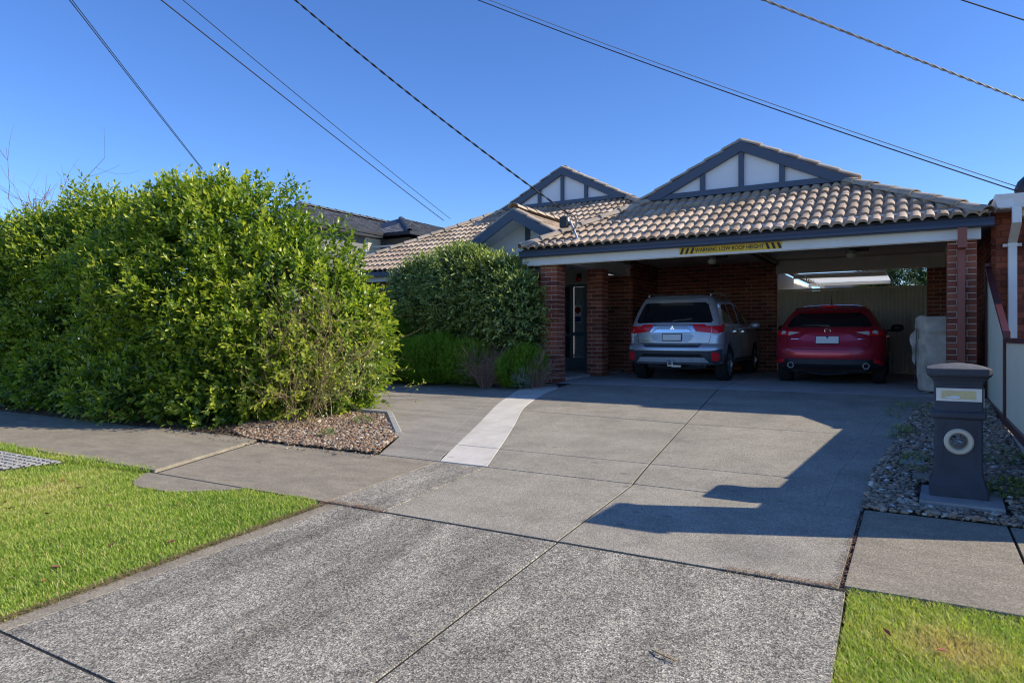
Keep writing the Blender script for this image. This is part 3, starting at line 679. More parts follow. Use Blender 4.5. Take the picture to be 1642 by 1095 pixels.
def lamp(x, y, label):
    L_ = empty('carport_lamp', (x, y, 2.6)); tag(L_, label, 'lamp', 'bulkhead lamps under the carport ceiling')
    MB().box(x-.05, x+.30, y+.02, y+.13, 2.54, 2.6).build('bracket', M['blackp'], L_)
    MB().lathe([(0, 2.56), (.06, 2.56), (.095, 2.545), (.095, 2.50), (.085, 2.49), (0, 2.49)], (x, y, 0), 'z', 20).build('shade', M['steel'], L_, smooth=30)
    MB().lathe([(.0, 2.49), (.09, 2.49), (.085, 2.43), (.05, 2.40), (0, 2.40)], (x, y, 0), 'z', 20).build('lamp_glass', M['lampglass'], L_, smooth=50)
lamp(-3.75, 14.7, 'round grey ceiling lamp above the silver car'); lamp(-1.10, 15.0, 'round grey ceiling lamp above the red car')
cm = empty('security_camera', (-6.97, 14.97, 2.32)); tag(cm, 'small dark dome security camera above the front door', 'camera')
MB().box(-7.02, -6.92, 14.93, 14.98, 2.27, 2.37).build('mount', M['blackp'], cm); MB().lathe([(0, 2.17), (.04, 2.18), (.06, 2.22), (.06, 2.27), (0, 2.27)], (-6.97, 14.90, 0), 'z', 16).build('dome', M['redlens'], cm, smooth=50)
# back fence of the carport
cf = empty('sheet_fence', (-1.2, 16.8, .05)); tag(cf, 'tall beige corrugated sheet fence closing the back of the carport', 'fence')
def ribbed(x0, x1, y, z0, z1, mat, parent, name='sheet', axis='x', pitch=.075, zt1=None, dep=.012):
    b = MB(); n = int((x1-x0)/pitch*4); ph = [0, 1, 1, 0]
    for i in range(n+1):
        u = x0+(x1-x0)*i/n; h = dep*ph[i % 4]; top = z1 if zt1 is None else z1+(zt1-z1)*i/n; low = z0(u) if callable(z0) else z0
        b.v += [(u, y-h, low), (u, y-h, top)] if axis == 'x' else [(y-h, u, low), (y-h, u, top)]
        if i: b.f.append((2*i-2, 2*i, 2*i+1, 2*i-1)); b.m.append(0); b.t.append(.5)
    return b.build(name, mat, parent, fix=False)
for a, b_ in ((-2.78, -1.46), (-1.44, -.60), (-.60, .21)): ribbed(a, b_, 16.84, .08, 1.90, M['gate'], cf)
for x in (-1.45, ): MB().box(x-.025, x+.025, 16.80, 16.86, .03, 1.92).build('post', M['gate'], cf)
MB().box(-2.79, .2, 16.80, 16.87, 1.905, 1.95).build('rail', M['gate'], cf); MB().box(-2.79, .2, 16.80, 16.87, .05, .1).build('rail', M['gate'], cf)
# rear yard seen over it
pg = empty('patio_roof', (-1.5, 20, 2.4)); tag(pg, 'white corrugated patio roof seen above the carport back fence', 'patio roof')
b = MB(); n = 90
for i in range(n+1):
    y = 18.0+5.5*i/n; z = 2.38+.10*i/n+.02*math.sin(i*1.6); b.v += [(-2.6, y, z), (-.62, y, z)]
    if i: b.f.append((2*i-2, 2*i-1, 2*i+1, 2*i)); b.m.append(0); b.t.append(.5)
b.build('sheet', M['pergola'], pg, smooth=80, fix=False)
MB().box(-2.6, -.6, 23.5, 23.6, 2.3, 2.5).build('batten', M['white'], pg)
for x in (-2.55, -.68): MB().box(x, x+.08, 23.5, 23.58, .1, 2.3).build('post', M['white'], pg)
for y in (18.0, 20.8): MB().box(-2.6, -.6, y, y+.06, 2.28, 2.36).build('batten', M['white'], pg)
b = MB().tube([(-2.3+.001*i, 17.6+i*.4, 2.33-.05*math.sin(i*math.pi/2)**2) for i in range(14)], .006, 4)
for i in range(14): b.lathe([(0, -.05), (.022, -.02), (.015, .02), (0, .03)], (-2.3, 17.6+i*.4, 2.27), 'z', 6)
tag(b.build('string_lights', M['paper']), 'string of small white bulbs under the patio roof', 'string lights')
ns = 0
# ---------------------------------------------------------------- service mast and cables
ma = empty('service_mast', (-5.2, 11.25, 2.52)); tag(ma, 'leaning galvanised cable mast with a black connection box on the roof edge', 'mast')
MB().tube([(-5.2, 11.25, 2.45), (-5.47, 11.34, 2.98)], .024, 10).build('pole', M['steel'], ma, smooth=60)
MB().lathe([(.05, 2.5), (.045, 2.53), (.026, 2.55)], (-5.21, 11.255, 0), 'z', 14).build('flashing', M['steel'], ma)
MB().cbox(-5.66, -5.50, 11.27, 11.36, 2.86, 3.06, .012).build('connection_box', M['blackp'], ma)
MB().tube([(-5.5, 11.3, 3.12), (-5.52, 11.32, 3.05), (-5.50, 11.33, 2.98)], .018, 8).build('hook', M['steel'], ma)
lp = [(-5.47+.16*math.sin(a), 11.28, 2.93-.17*math.cos(a)) for a in np.linspace(-.3, 3.3, 16)]
MB().tube(lp, .009, 6).tube([(p[0]*.999-.02, p[1]-.015, p[2]+.01) for p in lp], .007, 6).build('cable_loop', M['cable'], ma)
def cable(A, B, ext, sag, rad, label, mat='cable', grp=None, twist=0):
    A = Vector(A); B = Vector(B); E_ = A+(B-A)*ext; n = 60; pts = []
    for i in range(n+1):
        t = i/n; p = A.lerp(E_, t); p.z -= sag*4*t*(1-t); pts.append(p)
    b = MB()
    if twist:
        for ph in (0, math.pi):
            q = []; m_ = 420
            for i in range(m_+1):
                t = i/m_; p = A.lerp(E_, t); p.z -= sag*4*t*(1-t); a = t*twist+ph
                q.append(p+Vector((math.cos(a)*rad*.8, 0, math.sin(a)*rad*.8)))
            b.tube(q, rad*.8, 5)
    else: b.tube(pts, rad, 6)
    return tag(b.build('power_cable', M[mat], smooth=80), label, 'cable', grp)
cable((-18, 12.6, 5.75), (-12.8, 6.38, 6.81), 2.2, .06, .009, 'lower of the two close thin cables at the far left, running down behind the hedge')
cable((-18, 12.6, 5.79), (-12.79, 6.38, 6.86), 2.2, .06, .008, 'upper of the two close thin cables at the far left, running down behind the hedge')
cable((-16.1, 21.9, 5.46), (-12.27, 7.84, 7.27), 1.7, .10, .013, 'thin cable sloping down to the charcoal roof, left one of the pair')
cable((-15.85, 22.0, 5.52), (-11.9, 8.06, 7.27), 1.7, .12, .009, 'thin cable sloping down to the charcoal roof, right one of the pair')
cable((-5.5, 11.3, 3.12), (-9.32, 8.42, 6.86), 1.5, .18, .012, 'thick black twisted cable sagging down to the mast on the roof', twist=150)
cable((1.31, 11.9, 2.86), (-7.16, 10.87, 7.36), 1.4, .13, .009, 'lower of two black cables sloping down to the orange brick house at the right', 'cable')
cable((1.36, 12.0, 2.92), (-6.95, 11.0, 7.35), 1.4, .13, .006, 'upper thinner cable sloping down to the orange brick house at the right', 'lcable')
cable((2.2, 14.0, 4.32), (-1.88, 10.5, 5.79), 1.6, .03, .014, 'pale twisted cable crossing the top right of the sky', 'lcable', twist=170)
cable((2.4, 12.8, 5.0), (.6, 11.97, 5.79), 2.4, .02, .010, 'short dark cable crossing the top right corner of the sky')
# ---------------------------------------------------------------- neighbour's house at the right
NH = empty('brick_house', (4, 14, 0)); tag(NH, 'orange brick house with white gutter beside the pale sheet fence at the right edge', 'house')
NB = Bricks(NH, M['nbrick'])
wn_ = MB().box(.905, 8, 11.515, 11.75, -.3, 2.62).box(.905, 1.1, 11.75, 20, -.3, 2.62).build('wall', M['mortar_red'], NH)
NB.wall(wn_, .89, 1.9, -.1, 2.62, 'x', 11.5, -1); NB.wall(wn_, 11.5, 16.5, -.1, 2.62, 'y', .89, -1)
NB.finish(290)
prof = [(11.14, 2.545), (11.05, 2.545), (11.035, 2.58), (11.03, 2.66), (11.01, 2.70), (11.01, 2.725), (11.03, 2.725), (11.14, 2.725)]
MB().prism(prof, 'x', .955, 8).build('gutter', M['white'], NH, smooth=30)
MB().prism([(1.1, 2.555), (.93, 2.555), (.915, 2.62), (.90, 2.66), (.90, 2.735), (1.1, 2.735)], 'y', 11.03, 19).build('gutter', M['white'], NH)
MB().box(1.0, 8, 11.142, 11.5, 2.60, 2.62).build('soffit', M['cream'], NH)
MB().box(1.16, 8, 11.26, 11.498, 2.46, 2.598).build('eave_bracket', M['cream'], NH)
MB().add([(.96, 11.1, 2.735), (8, 11.1, 2.735), (8, 16, 3.0), (.96, 16, 3.0)], [(0,1,2,3)]).build('roof', M['steel'], NH, fix=False)
MB().add([(.86, 11.3, 2.70), (1.0, 11.3, 2.79), (1.0, 19, 2.79), (.86, 19, 2.70)], [(0,1,2,3)]).build('verge_tile', M['navy'], NH, fix=False)
b = MB().cbox(1.075, 1.175, 10.93, 11.02, 2.33, 2.545, .006)
b.add([(1.075,10.93,2.33),(1.175,10.93,2.33),(1.175,11.02,2.33),(1.075,11.02,2.33),(1.075,11.40,2.13),(1.175,11.40,2.13),(1.175,11.49,2.13),(1.075,11.49,2.13)], [(0,1,5,4),(1,2,6,5),(2,3,7,6),(3,0,4,7)])
b.cbox(1.075, 1.175, 11.40, 11.49, .0, 2.13, .006); dpn = b.build('downpipe', M['white'], NH)
MB().box(1.02, 1.075, 11.44, 11.50, 2.08, 2.12).box(1.175, 1.23, 11.44, 11.50, 2.08, 2.12).box(1.07, 1.18, 11.392, 11.40, 2.08, 2.12).build('bracket', M['white'], dpn)
hs = MB().lathe([(.09, -.03), (.15, -.03), (.15, .03), (.09, .03)], (1.40, 11.43, 2.12), 'y', 24, closed=True); hs.build('wall_vent', M['blackp'], NH)
dm = empty('roof_vent', (1.55, 12.0, 2.75)); tag(dm, 'black domed vent on the roof of the orange brick house', 'roof vent')
MB().lathe([(.0, 3.16), (.10, 3.155), (.19, 3.12), (.26, 3.05), (.30, 2.95), (.30, 2.86), (.22, 2.84), (.22, 2.74)], (1.50, 12.0, 0), 'z', 28).build('dome', M['blackp'], dm, smooth=35)
b = MB()
for k_ in range(10): a = 2*math.pi*k_/10; b.tube([(1.5+.24*math.cos(a), 12+.24*math.sin(a), 2.76), (1.5+.27*math.cos(a), 12+.27*math.sin(a), 2.9)], .012, 5)
b.build('vane', M['steel'], dm)
# pale sheet fence with maroon rails
FE = empty('metal_fence', (.86, 9, -.1)); tag(FE, 'low pale green sheet fence with maroon posts and rails, rising to the wall', 'fence')
def fz(y): return float(np.interp(y, [5.8, 11.6], [-.13, -.04]))
segs = [(5.86, 6.91, .78, .78), (6.96, 9.23, .80, .80), (9.29, 11.58, .87, 1.80)]
for a, b_, za, zb in segs:
    ribbed(a, b_, .862, lambda u: fz(u)+.02, za, M['sheet'], FE, axis='y', zt1=zb, pitch=.05, dep=.008)
    for (lo_, hi_, w_) in ((0, .055, 0), (1, 1, 1)):
        q = MB()
        if w_ == 0: pts_ = [(a, fz(a)-.03, fz(a)+.05), (b_, fz(b_)-.03, fz(b_)+.05)]
        else: pts_ = [(a, za-.012, za+.04), (b_, zb-.012, zb+.04)]
        vs = []
        for (y, z0, z1) in pts_: vs += [(.828, y, z0), (.892, y, z0), (.892, y, z1), (.828, y, z1)]
        q.add(vs, [(0,1,2,3), (4,7,6,5), (0,4,5,1), (1,5,6,2), (2,6,7,3), (3,7,4,0)]); q.build('rail', M['maroon'], FE)
for y, zt in ((5.83, .83), (6.935, .85), (9.26, .92), (11.6, 1.88)):
    MB().cbox(.825, .895, y-.025, y+.025, G(y)-.05, zt, .006).build('post', M['maroon'], FE)
for a, b_, za, zb in segs: MB().box(.84, .88, a, b_, G(a)-.02, fz(a)-.035).build('plinth', M['kerb'], FE)
gp = empty('unseen_pier', (1.15, 5.75, -.4)); tag(gp, 'unseen brick pier added at the street end of the pale fence to cast its shadow', 'pier')  # added out of view, sized and placed for the shadow it throws on the paving
MB().box(.92, 1.4, 5.50, 6.02, -.42, 1.45).build('shaft', M['nbrick'], gp); MB().box(.90, 1.43, 5.47, 6.05, 1.452, 1.50).build('capping', M['kerb'], gp)
# ---------------------------------------------------------------- grey roofed house behind
GH = empty('grey_roof_house', (-21, 24, .1)); tag(GH, 'two storey grey house with charcoal tiled roof beyond the hedge and the brown roof', 'house')
ge = 5.2; gt = .42; gsl = math.sqrt(1+gt*gt); gc = 1/gsl
MB().box(-26, -19.75, 17.6, 34, .1, ge-.12).build('wall', M['greywall'], GH)
MB().box(-26, -18.4, 22.6, 34, .1, ge-.13).build('wall', M['greywall'], GH)
MB().box(-20, -13, 26.6, 34, .1, ge-.14).build('wall', M['greywall'], GH)
GR = Roofer('flat', M['gtile'], .30, .30)
gr = MB(); eX = -19.3; rX = -22.1; rzg = ge+2.8*gt-.01
gr.add([(eX, 17.2, ge-.01), (eX, 34, ge-.01), (rX, 34, rzg), (rX, 20.0, rzg)], [(0,1,2,3)]); gr.add([(eX, 17.2, ge-.01), (rX, 20, rzg), (-24.9, 17.2, ge-.01)], [(0,1,2)])
gr.add([(-24.9, 17.2, ge-.01), (rX, 20, rzg), (rX, 34, rzg), (-24.9, 34, ge-.01)], [(0,1,2,3)])
w0, wy = -17.9, 22.0
gr.add([(-20.7, wy+2.8, ge+2.8*gt+.02), (w0, wy, ge), (w0, 34, ge), (-20.7, 34, ge+2.8*gt+.02)], [(0,1,2,3)]); gr.add([(-23.5, wy, ge), (w0, wy, ge), (-20.7, wy+2.8, ge+2.8*gt+.02)], [(0,1,2)])
v0, vy = -12.5, 26.0
gr.add([(-16.5, vy+4, ge+4*gt), (v0, vy, ge), (v0, 38, ge), (-16.5, 38, ge+4*gt)], [(0,1,2,3)]); gr.add([(-20.5, vy, ge), (v0, vy, ge), (-16.5, vy+4, ge+4*gt)], [(0,1,2)])
gr.add([(-20.5, vy, ge), (-16.5, vy+4, ge+4*gt), (-16.5, 38, ge+4*gt), (-20.5, 38, ge)], [(0,1,2,3)])
gr = gr.build('roof', M['blackp'], GH, fix=False)
GR.plane(gr, (eX, 17.2, ge+.005), (0, 1, 0), 2.8*gsl, (-1, 0, gt), lambda v: v*gc, lambda v: 9, 1)
GR.plane(gr, (-23.5, wy, ge+.015), (1, 0, 0), 2.8*gsl, (0, 1, gt), lambda v: 3.2+v*gc*.4, lambda v: 5.6-v*gc, 1)
GR.plane(gr, (w0, wy, ge+.015), (0, 1, 0), 2.8*gsl, (-1, 0, gt), lambda v: v*gc, lambda v: 9, 1)
GR.plane(gr, (-20.5, vy, ge+.015), (1, 0, 0), 4*gsl, (0, 1, gt), lambda v: max(v*gc, 1.5), lambda v: 8-v*gc, 1)
GR.finish(200, GH)
caps((eX, 17.2, ge+.05), (rX, 20, rzg+.06), M['gtile'], gr, .14, .5); caps((rX, 20, rzg+.07), (rX, 32, rzg+.07), M['gtile'], gr, .14, .5)
caps((w0, wy, ge+.05), (-20.7, wy+2.8, ge+2.8*gt+.06), M['gtile'], gr, .14, .5); caps((v0, vy, ge+.05), (-16.5, vy+4, ge+4*gt+.06), M['gtile'], gr, .14, .5)
MB().box(eX-.02, eX+.10, 17.1, 21.95, ge-.12, ge).box(eX-.4, w0+.1, wy-.1, wy+.02, ge-.12, ge).box(w0-.02, w0+.1, wy+.02, 26, ge-.12, ge).box(w0, v0+.1, vy-.1, vy+.02, ge-.12, ge).build('gutter', M['blackp'], GH)
MB().box(eX-.45, eX-.02, 17.2, 21.99, ge-.16, ge-.13).build('soffit', M['white'], GH)
sw = MB().box(-19.75, -19.70, 21.35, 22.25, 4.2, 5.0).build('window', M['white'], GH)
for k_ in range(9): MB().box(-19.70, -19.64, 21.4, 22.2, 4.24+k_*.082, 4.29+k_*.082).build('shutter_slat', M['sheet'], sw)
for y in (21.75, 21.95): 
    MB().box(-19.74, -18.6, y, y+.04, 4.62, 4.66).build('awning_arm', M['white'], GH)
# ---------------------------------------------------------------- mailbox
mbx, mby = .272, 6.19
plinth = MB(); pz = -.335
plinth.add([(.02,5.80,pz-.05),(.53,5.77,pz-.05),(.555,6.42,pz-.05),(.04,6.42,pz-.05),(.02,5.80,pz),(.53,5.77,pz),(.555,6.42,pz),(.04,6.42,pz)], [(3,2,1,0),(4,5,6,7),(0,1,5,4),(1,2,6,5),(2,3,7,6),(3,0,4,7)])
plinth.v = [(x, y, z) for x, y, z in plinth.v]
tag(plinth.build('plinth_slab', M['kerb']), 'pale square concrete slab under the charcoal mailbox', 'slab')
ml = empty('mailbox', (mbx, mby, pz)); tag(ml, 'charcoal pillar mailbox with cream ring opening beside the driveway', 'mailbox')
def sqloft(levels, c, mat, parent, name, cut=None, chamf=.012, smooth=25):
    b = MB(); 
    for hw_, z in levels:
        ch = min(chamf, hw_*.3)
        b.v += [(c[0]+x, c[1]+y, z) for x, y in ((-hw_+ch,-hw_),(hw_-ch,-hw_),(hw_,-hw_+ch),(hw_,hw_-ch),(hw_-ch,hw_),(-hw_+ch,hw_),(-hw_,hw_-ch),(-hw_,-hw_+ch))]
    k_ = len(levels)
    b.f = [(i*8+j, i*8+(j+1) % 8, (i+1)*8+(j+1) % 8, (i+1)*8+j) for i in range(k_-1) for j in range(8)]+[tuple(range(7, -1, -1)), tuple(range((k_-1)*8, k_*8))]
    b.m = [0]*len(b.f); b.t = [.5]*len(b.f)
    return b.build(name, mat, parent, smooth=smooth)
def boolean(o, cutter, op='DIFFERENCE'):
    md = o.modifiers.new('b', 'BOOLEAN'); md.object = cutter; md.operation = op; md.solver = 'EXACT'
    bpy.context.view_layer.update()
    me = bpy.data.meshes.new_from_object(o.evaluated_get(bpy.context.evaluated_depsgraph_get())); o.modifiers.clear(); old = o.data; me.name = old.name; o.data = me
z = lambda a: a
body = sqloft([(.185, pz), (.185, pz+.075), (.178, pz+.085), (.172, pz+.10), (.158, pz+.15), (.152, pz+.17), (.150, .215), (.150, .24)], (mbx, mby), M['mail'], ml, 'body')
rc = (mbx, mby-.15, .077)
cut = MB().lathe([(.0001, -.3), (.082, -.3), (.082, .6), (.0001, .6)], rc, 'y', 32).build('cut', M['mail']); boolean(body, cut); bpy.data.objects.remove(cut)
rb = MB().lathe([(.095, -.012), (.095, 0.005), (.0805, .006), (.0805, .29), (.058, .29), (.058, .004), (.060, -.012), (.068, -.022), (.085, -.022)], rc, 'y', 40, closed=True).build('ring', M['ring'], ml, smooth=40)
sqloft([(.152, .24), (.163, .245), (.172, .258), (.172, .285), (.163, .298), (.155, .303), (.153, .31), (.153, .50)], (mbx, mby), M['mail'], ml, 'frieze')
sqloft([(.153, .50), (.158, .505), (.158, .515), (.163, .525), (.178, .545), (.192, .560), (.20, .565), (.20, .57)], (mbx, mby), M['mail'], ml, 'cornice')
sqloft([(.20, .57), (.204, .574), (.204, .612), (.199, .617)], (mbx, mby), M['mail'], ml, 'cap_edge', chamf=.02)
sqloft([(.199, .617), (.17, .628), (.10, .645), (.02, .655)], (mbx, mby), M['mailcap'], ml, 'cap', chamf=.02, smooth=60)
fr = MB(); o_ = [(-.105, -.155), (.105, -.155), (.105, .15), (.078, .19), (-.078, .19), (-.105, .15)]; s_ = .93
for i in range(6):
    a, b_ = o_[i], o_[(i+1) % 6]
    for f_, g_ in ((1, .94),):
        q = [(mbx+a[0], a[1]+.03), (mbx+b_[0], b_[1]+.03), (mbx+b_[0]*g_, b_[1]*g_+.03), (mbx+a[0]*g_, a[1]*g_+.03)]
        fr.prism(q, 'y', mby-.1545, mby-.148)
fr.build('panel_frame', M['mail'], ml)
yf = mby-.153
sp = MB().box(mbx-.142, mbx+.142, yf-.006, yf+.002, .375, .392).box(mbx-.142, mbx+.142, yf-.006, yf+.002, .452, .470).box(mbx-.142, mbx-.108, yf-.006, yf+.002, .392, .452).box(mbx+.108, mbx+.142, yf-.006, yf+.002, .392, .452).build('slot_plate', M['plate'], ml)
MB().box(mbx-.108, mbx+.108, yf-.001, yf+.002, .392, .452).build('flap', M['slot'], sp)
MB().add([(mbx-.10, yf-.008, .398), (mbx+.005, yf-.016, .396), (mbx+.005, yf-.004, .412), (mbx-.04, yf-.004, .414)], [(0,1,2,3)]).build('letter', M['paper'], sp, fix=False)
MB().box(mbx+.154, mbx+.160, mby-.10, mby+.10, .33, .47).build('side_door', M['plate'], ml)
tag(MB().cbox(-.13, .07, 6.98, 7.22, G(7.1)-.02, G(7.1)+.03, .01).build('paver', M['kerb']), 'flat weathered concrete paver in the pebbles behind the mailbox', 'paver')
tag(MB().cbox(-.03, .14, 6.50, 6.75, G(6.6)-.02, G(6.6)+.035, .012).build('paver', M['path']), 'small broken concrete paver close to the mailbox base', 'paver')
# covered barbecue beside the right pillar
cb = empty('covered_barbecue', (.12, 12.35, 0)); tag(cb, 'grey fabric covered barbecue standing against the right brick pillar', 'barbecue')
def cover():
    nu, nv = 96, 44; V = []; F = []
    hx, hy, hh = .31, .30, 1.14
    for j in range(nv+1):
        v = j/nv; z_ = .03+hh*v
        for i in range(nu):
            a = 2*math.pi*i/nu; c_, s_ = math.cos(a), math.sin(a)
            e = .32; x = hx*math.copysign(abs(c_)**e, c_); y = hy*math.copysign(abs(s_)**e, s_)
            fl = 1+.05*(1-v)+.035*math.sin(a*7+v*5)*(1-v)+.03*math.sin(a*3+1+v*6)+.024*math.sin(a*17+11*v+2*math.sin(v*9))+.022*math.sin(a*11-23*v)+.02*math.sin(v*31+3*math.sin(a*2))*(.4+.6*math.sin(a*5)**2)
            if v > .78: fl *= 1.03-.02*math.sin((v-.78)*9)
            if abs(v-.76) < .02: fl *= .965
            if v > .97: fl *= 1-(v-.97)*3
            x *= fl; y *= fl; x += -.02+.05*(1-v)*math.sin(2.1)
            V.append((.33+x, 12.35+y, z_+(.012*math.sin(a*5) if j else .015*math.sin(a*4))))
    for j in range(nv):
        for i in range(nu): F.append((j*nu+i, j*nu+(i+1) % nu, (j+1)*nu+(i+1) % nu, (j+1)*nu+i))
    b = MB(); b.v = V; b.f = F+[tuple(range(nv*nu, nv*nu+nu))]; b.m = [0]*len(b.f); b.t = [.5]*len(b.f); return b
cover().build('cover', M['cloth'], cb, smooth=50)
fl = MB(); n = 10
for i in range(n+1):
    v = i/n; fl.v += [(.02, 12.08, 1.0-v*.50), (-.02-.06*(1-v)**.5-.012*math.sin(v*9), 12.04+.02*math.sin(v*9), .88-v*.44)]
    if i: fl.f.append((2*i-2, 2*i-1, 2*i+1, 2*i)); fl.m.append(0); fl.t.append(.5)
fl.build('cover_flap', M['cloth'], cb, smooth=80, fix=False)
MB().tube([(.01, 12.03, 1.0), (.0, 12.01, .75), (-.005, 12.0, .5), (-.03, 12.0, .3), (-.01, 12.0, .12), (.05, 12.0, .04), (.3, 12.0, .03)], .006, 5).build('drawstring', M['black'], cb)
for x in (.1, .53):
    MB().lathe([(0, -.02), (.035, -.02), (.035, .02), (0, .02)], (x, 12.35, .035), 'x', 14).build('castor', M['black'], cb)
# ---------------------------------------------------------------- cars
class Body:
    def __init__(s, levels, n=2.6, dr=.34, df=.5):      # levels: (z, halfwidth, y_rear, y_front)
        s.lv = levels; s.n = n; s.dr = dr; s.df = df; s.Z = [l[0] for l in levels]
    def at(s, z): return [float(np.interp(z, s.Z, [l[i] for l in s.lv])) for i in (1, 2, 3)]
    def rear(s, x, z):
        w_, yr, yf_ = s.at(z); u = min(abs(x)/w_, .9999); return yr+s.dr*(1-(1-u**s.n)**(1/s.n))
    def side(s, y, z):
        w_, yr, yf_ = s.at(z)
        if y < yr+s.dr: u = max(0., min(1., (yr+s.dr-y)/s.dr)); return w_*(1-u**s.n)**(1/s.n)
        if y > yf_-s.df: u = max(0., min(1., (y-yf_+s.df)/s.df)); return w_*(1-u**s.n)**(1/s.n)
        return w_
    def mesh(s, mat, parent, name, K=28, smooth=40):
        b = MB(); A = np.linspace(-math.pi/2, math.pi/2, K+1); NR = 0
        for (z_, w_, yr, yf_) in s.lv:
            ring = []
            for a in A:
                sx_ = math.copysign(abs(math.sin(a))**(2/s.n), math.sin(a)); c_ = abs(math.cos(a))**(2/s.n)
                ring.append((w_*sx_, yr+s.dr*(1-c_)))
            mid = [(w_, yr+s.dr+(yf_-s.df-yr-s.dr)*t) for t in (.2, .4, .6, .8)]
            ring += mid
            for a in A[::-1]:
                sx_ = math.copysign(abs(math.sin(a))**(2/s.n), math.sin(a)); c_ = abs(math.cos(a))**(2/s.n)
                ring.append((w_*sx_, yf_-s.df*(1-c_)))
            ring += [(-x, y) for x, y in reversed(mid)]
            NR = len(ring); b.v += [(x, y, z_) for x, y in ring]
        k_ = len(s.lv)
        b.f = [(i*NR+j, i*NR+(j+1) % NR, (i+1)*NR+(j+1) % NR, (i+1)*NR+j) for i in range(k_-1) for j in range(NR)]+[tuple(range(NR-1, -1, -1)), tuple(range((k_-1)*NR, k_*NR))]
        b.m = [0]*len(b.f); b.t = [.5]*len(b.f)
        return b.build(name, mat, parent, smooth=smooth)
    def patch(s, poly, mat, parent, name, off=.004, thick=.02, step=.05, side=None, round_=0):
        bm = bmesh.new(); vs = [bm.verts.new((u, 0, v)) for u, v in poly]; bm.faces.new(vs)
        if round_: bmesh.ops.bevel(bm, geom=bm.verts[:], offset=round_, segments=3, affect='VERTICES')
        us = [p[0] for p in poly]; vz = [p[1] for p in poly]
        u = math.floor(min(us)/step)*step
        while u < max(us):
            bmesh.ops.bisect_plane(bm, geom=bm.verts[:]+bm.edges[:]+bm.faces[:], plane_co=(u, 0, 0), plane_no=(1, 0, 0)); u += step
        zz = math.floor(min(vz)/step)*step
        while zz < max(vz):
            bmesh.ops.bisect_plane(bm, geom=bm.verts[:]+bm.edges[:]+bm.faces[:], plane_co=(0, 0, zz), plane_no=(0, 0, 1)); zz += step
        r = bmesh.ops.extrude_face_region(bm, geom=bm.faces[:]); new = {v for v in r['geom'] if isinstance(v, bmesh.types.BMVert)}
        for v in bm.verts:
            d_ = off if v in new else off-thick
            if side is None:
                x, z_ = v.co.x, v.co.z
                e = .01; gx = (s.rear(x+e, z_)-s.rear(x-e, z_))/(2*e); gz = (s.rear(x, z_+e)-s.rear(x, z_-e))/(2*e)
                nn = Vector((gx, -1, gz)); nn = nn.normalized() if nn.length < 50 else Vector((math.copysign(1, x), 0, 0))
                v.co = Vector((x, s.rear(x, z_), z_))+nn*d_
            else:
                y, z_ = v.co.x, v.co.z; v.co = Vector((side*(s.side(y, z_)+d_), y, z_))
        bmesh.ops.recalc_face_normals(bm, faces=bm.faces)
        return MB().bm(bm).build(name, mat, parent, smooth=40)
def wheel(parent, x, y, r, wd, name='wheel', spokes=10):
    sgn = 1 if x > 0 else -1
    t = MB().lathe([(r*.68, -wd/2), (r*.93, -wd/2), (r*.985, -wd*.42), (r, -wd*.3), (r, wd*.3), (r*.985, wd*.42), (r*.93, wd/2), (r*.68, wd/2)], (x, y, r), 'x', 40)
    tyre = t.build(name, M['rubber'], parent, smooth=35)
    tr_ = MB()
    for k_ in range(36):
        a = 2*math.pi*k_/36
        for o2 in (-.3, 0, .3):
            p = (x+o2*wd, y+(r+.001)*math.cos(a+o2), r+(r+.001)*math.sin(a+o2)); q = (x+(o2+.22)*wd, y+(r+.001)*math.cos(a+o2+.09), r+(r+.001)*math.sin(a+o2+.09)); tr_.tube([p, q], .004, 4)
    tr_.build('tread', M['dark'], tyre)
    rim = MB().lathe([(r*.70, -wd*.48*sgn), (r*.70, wd*.46*sgn), (r*.66, wd*.47*sgn), (r*.64, wd*.2*sgn), (r*.62, -wd*.4*sgn)], (x, y, r), 'x', 32)
    xf = x+sgn*wd*.38
    for k_ in range(spokes):
        a = 2*math.pi*k_/spokes; w_ = .016
        d = Vector((0, math.cos(a), math.sin(a))); e = Vector((0, -math.sin(a), math.cos(a)))
        P = lambda rr, s__, dx: tuple(Vector((xf+dx*sgn, y, r))+d*rr+e*s__)
        rim.add([P(.04, w_, 0), P(.04, -w_, 0), P(r*.68, -w_*.8, .012), P(r*.68, w_*.8, .012), P(.04, w_, -.03), P(.04, -w_, -.03), P(r*.68, -w_*.8, -.03), P(r*.68, w_*.8, -.03)],
                [(0,1,2,3), (0,3,7,4), (1,5,6,2), (4,7,6,5)])
    rim.lathe([(0, sgn*wd*.42), (.045, sgn*wd*.42), (.055, sgn*wd*.36), (.055, 0)], (x, y, r), 'x', 18)
    rim.build('rim', M['alloy'], tyre, smooth=30)
    MB().lathe([(0, sgn*wd*.1), (r*.6, sgn*wd*.1), (r*.6, sgn*wd*.08)], (x, y, r), 'x', 24).build('brake_disc', M['dark'], tyre)
def arches(o, ys_, W, r):
    for y in ys_:
        c = MB().lathe([(.0001, -2), (r, -2), (r, 2), (.0001, 2)], (0, y, r-.055), 'x', 36).build('cut', M['dark']); boolean(o, c); bpy.data.objects.remove(c)
def seat(parent, x, y, z):
    b = MB(); b.cbox(x-.25, x+.25, y, y+.14, z-.45, z+.12, .05); b.cbox(x-.13, x+.13, y+.02, y+.12, z+.15, z+.33, .04); b.build('seat', M['blackp'], parent)
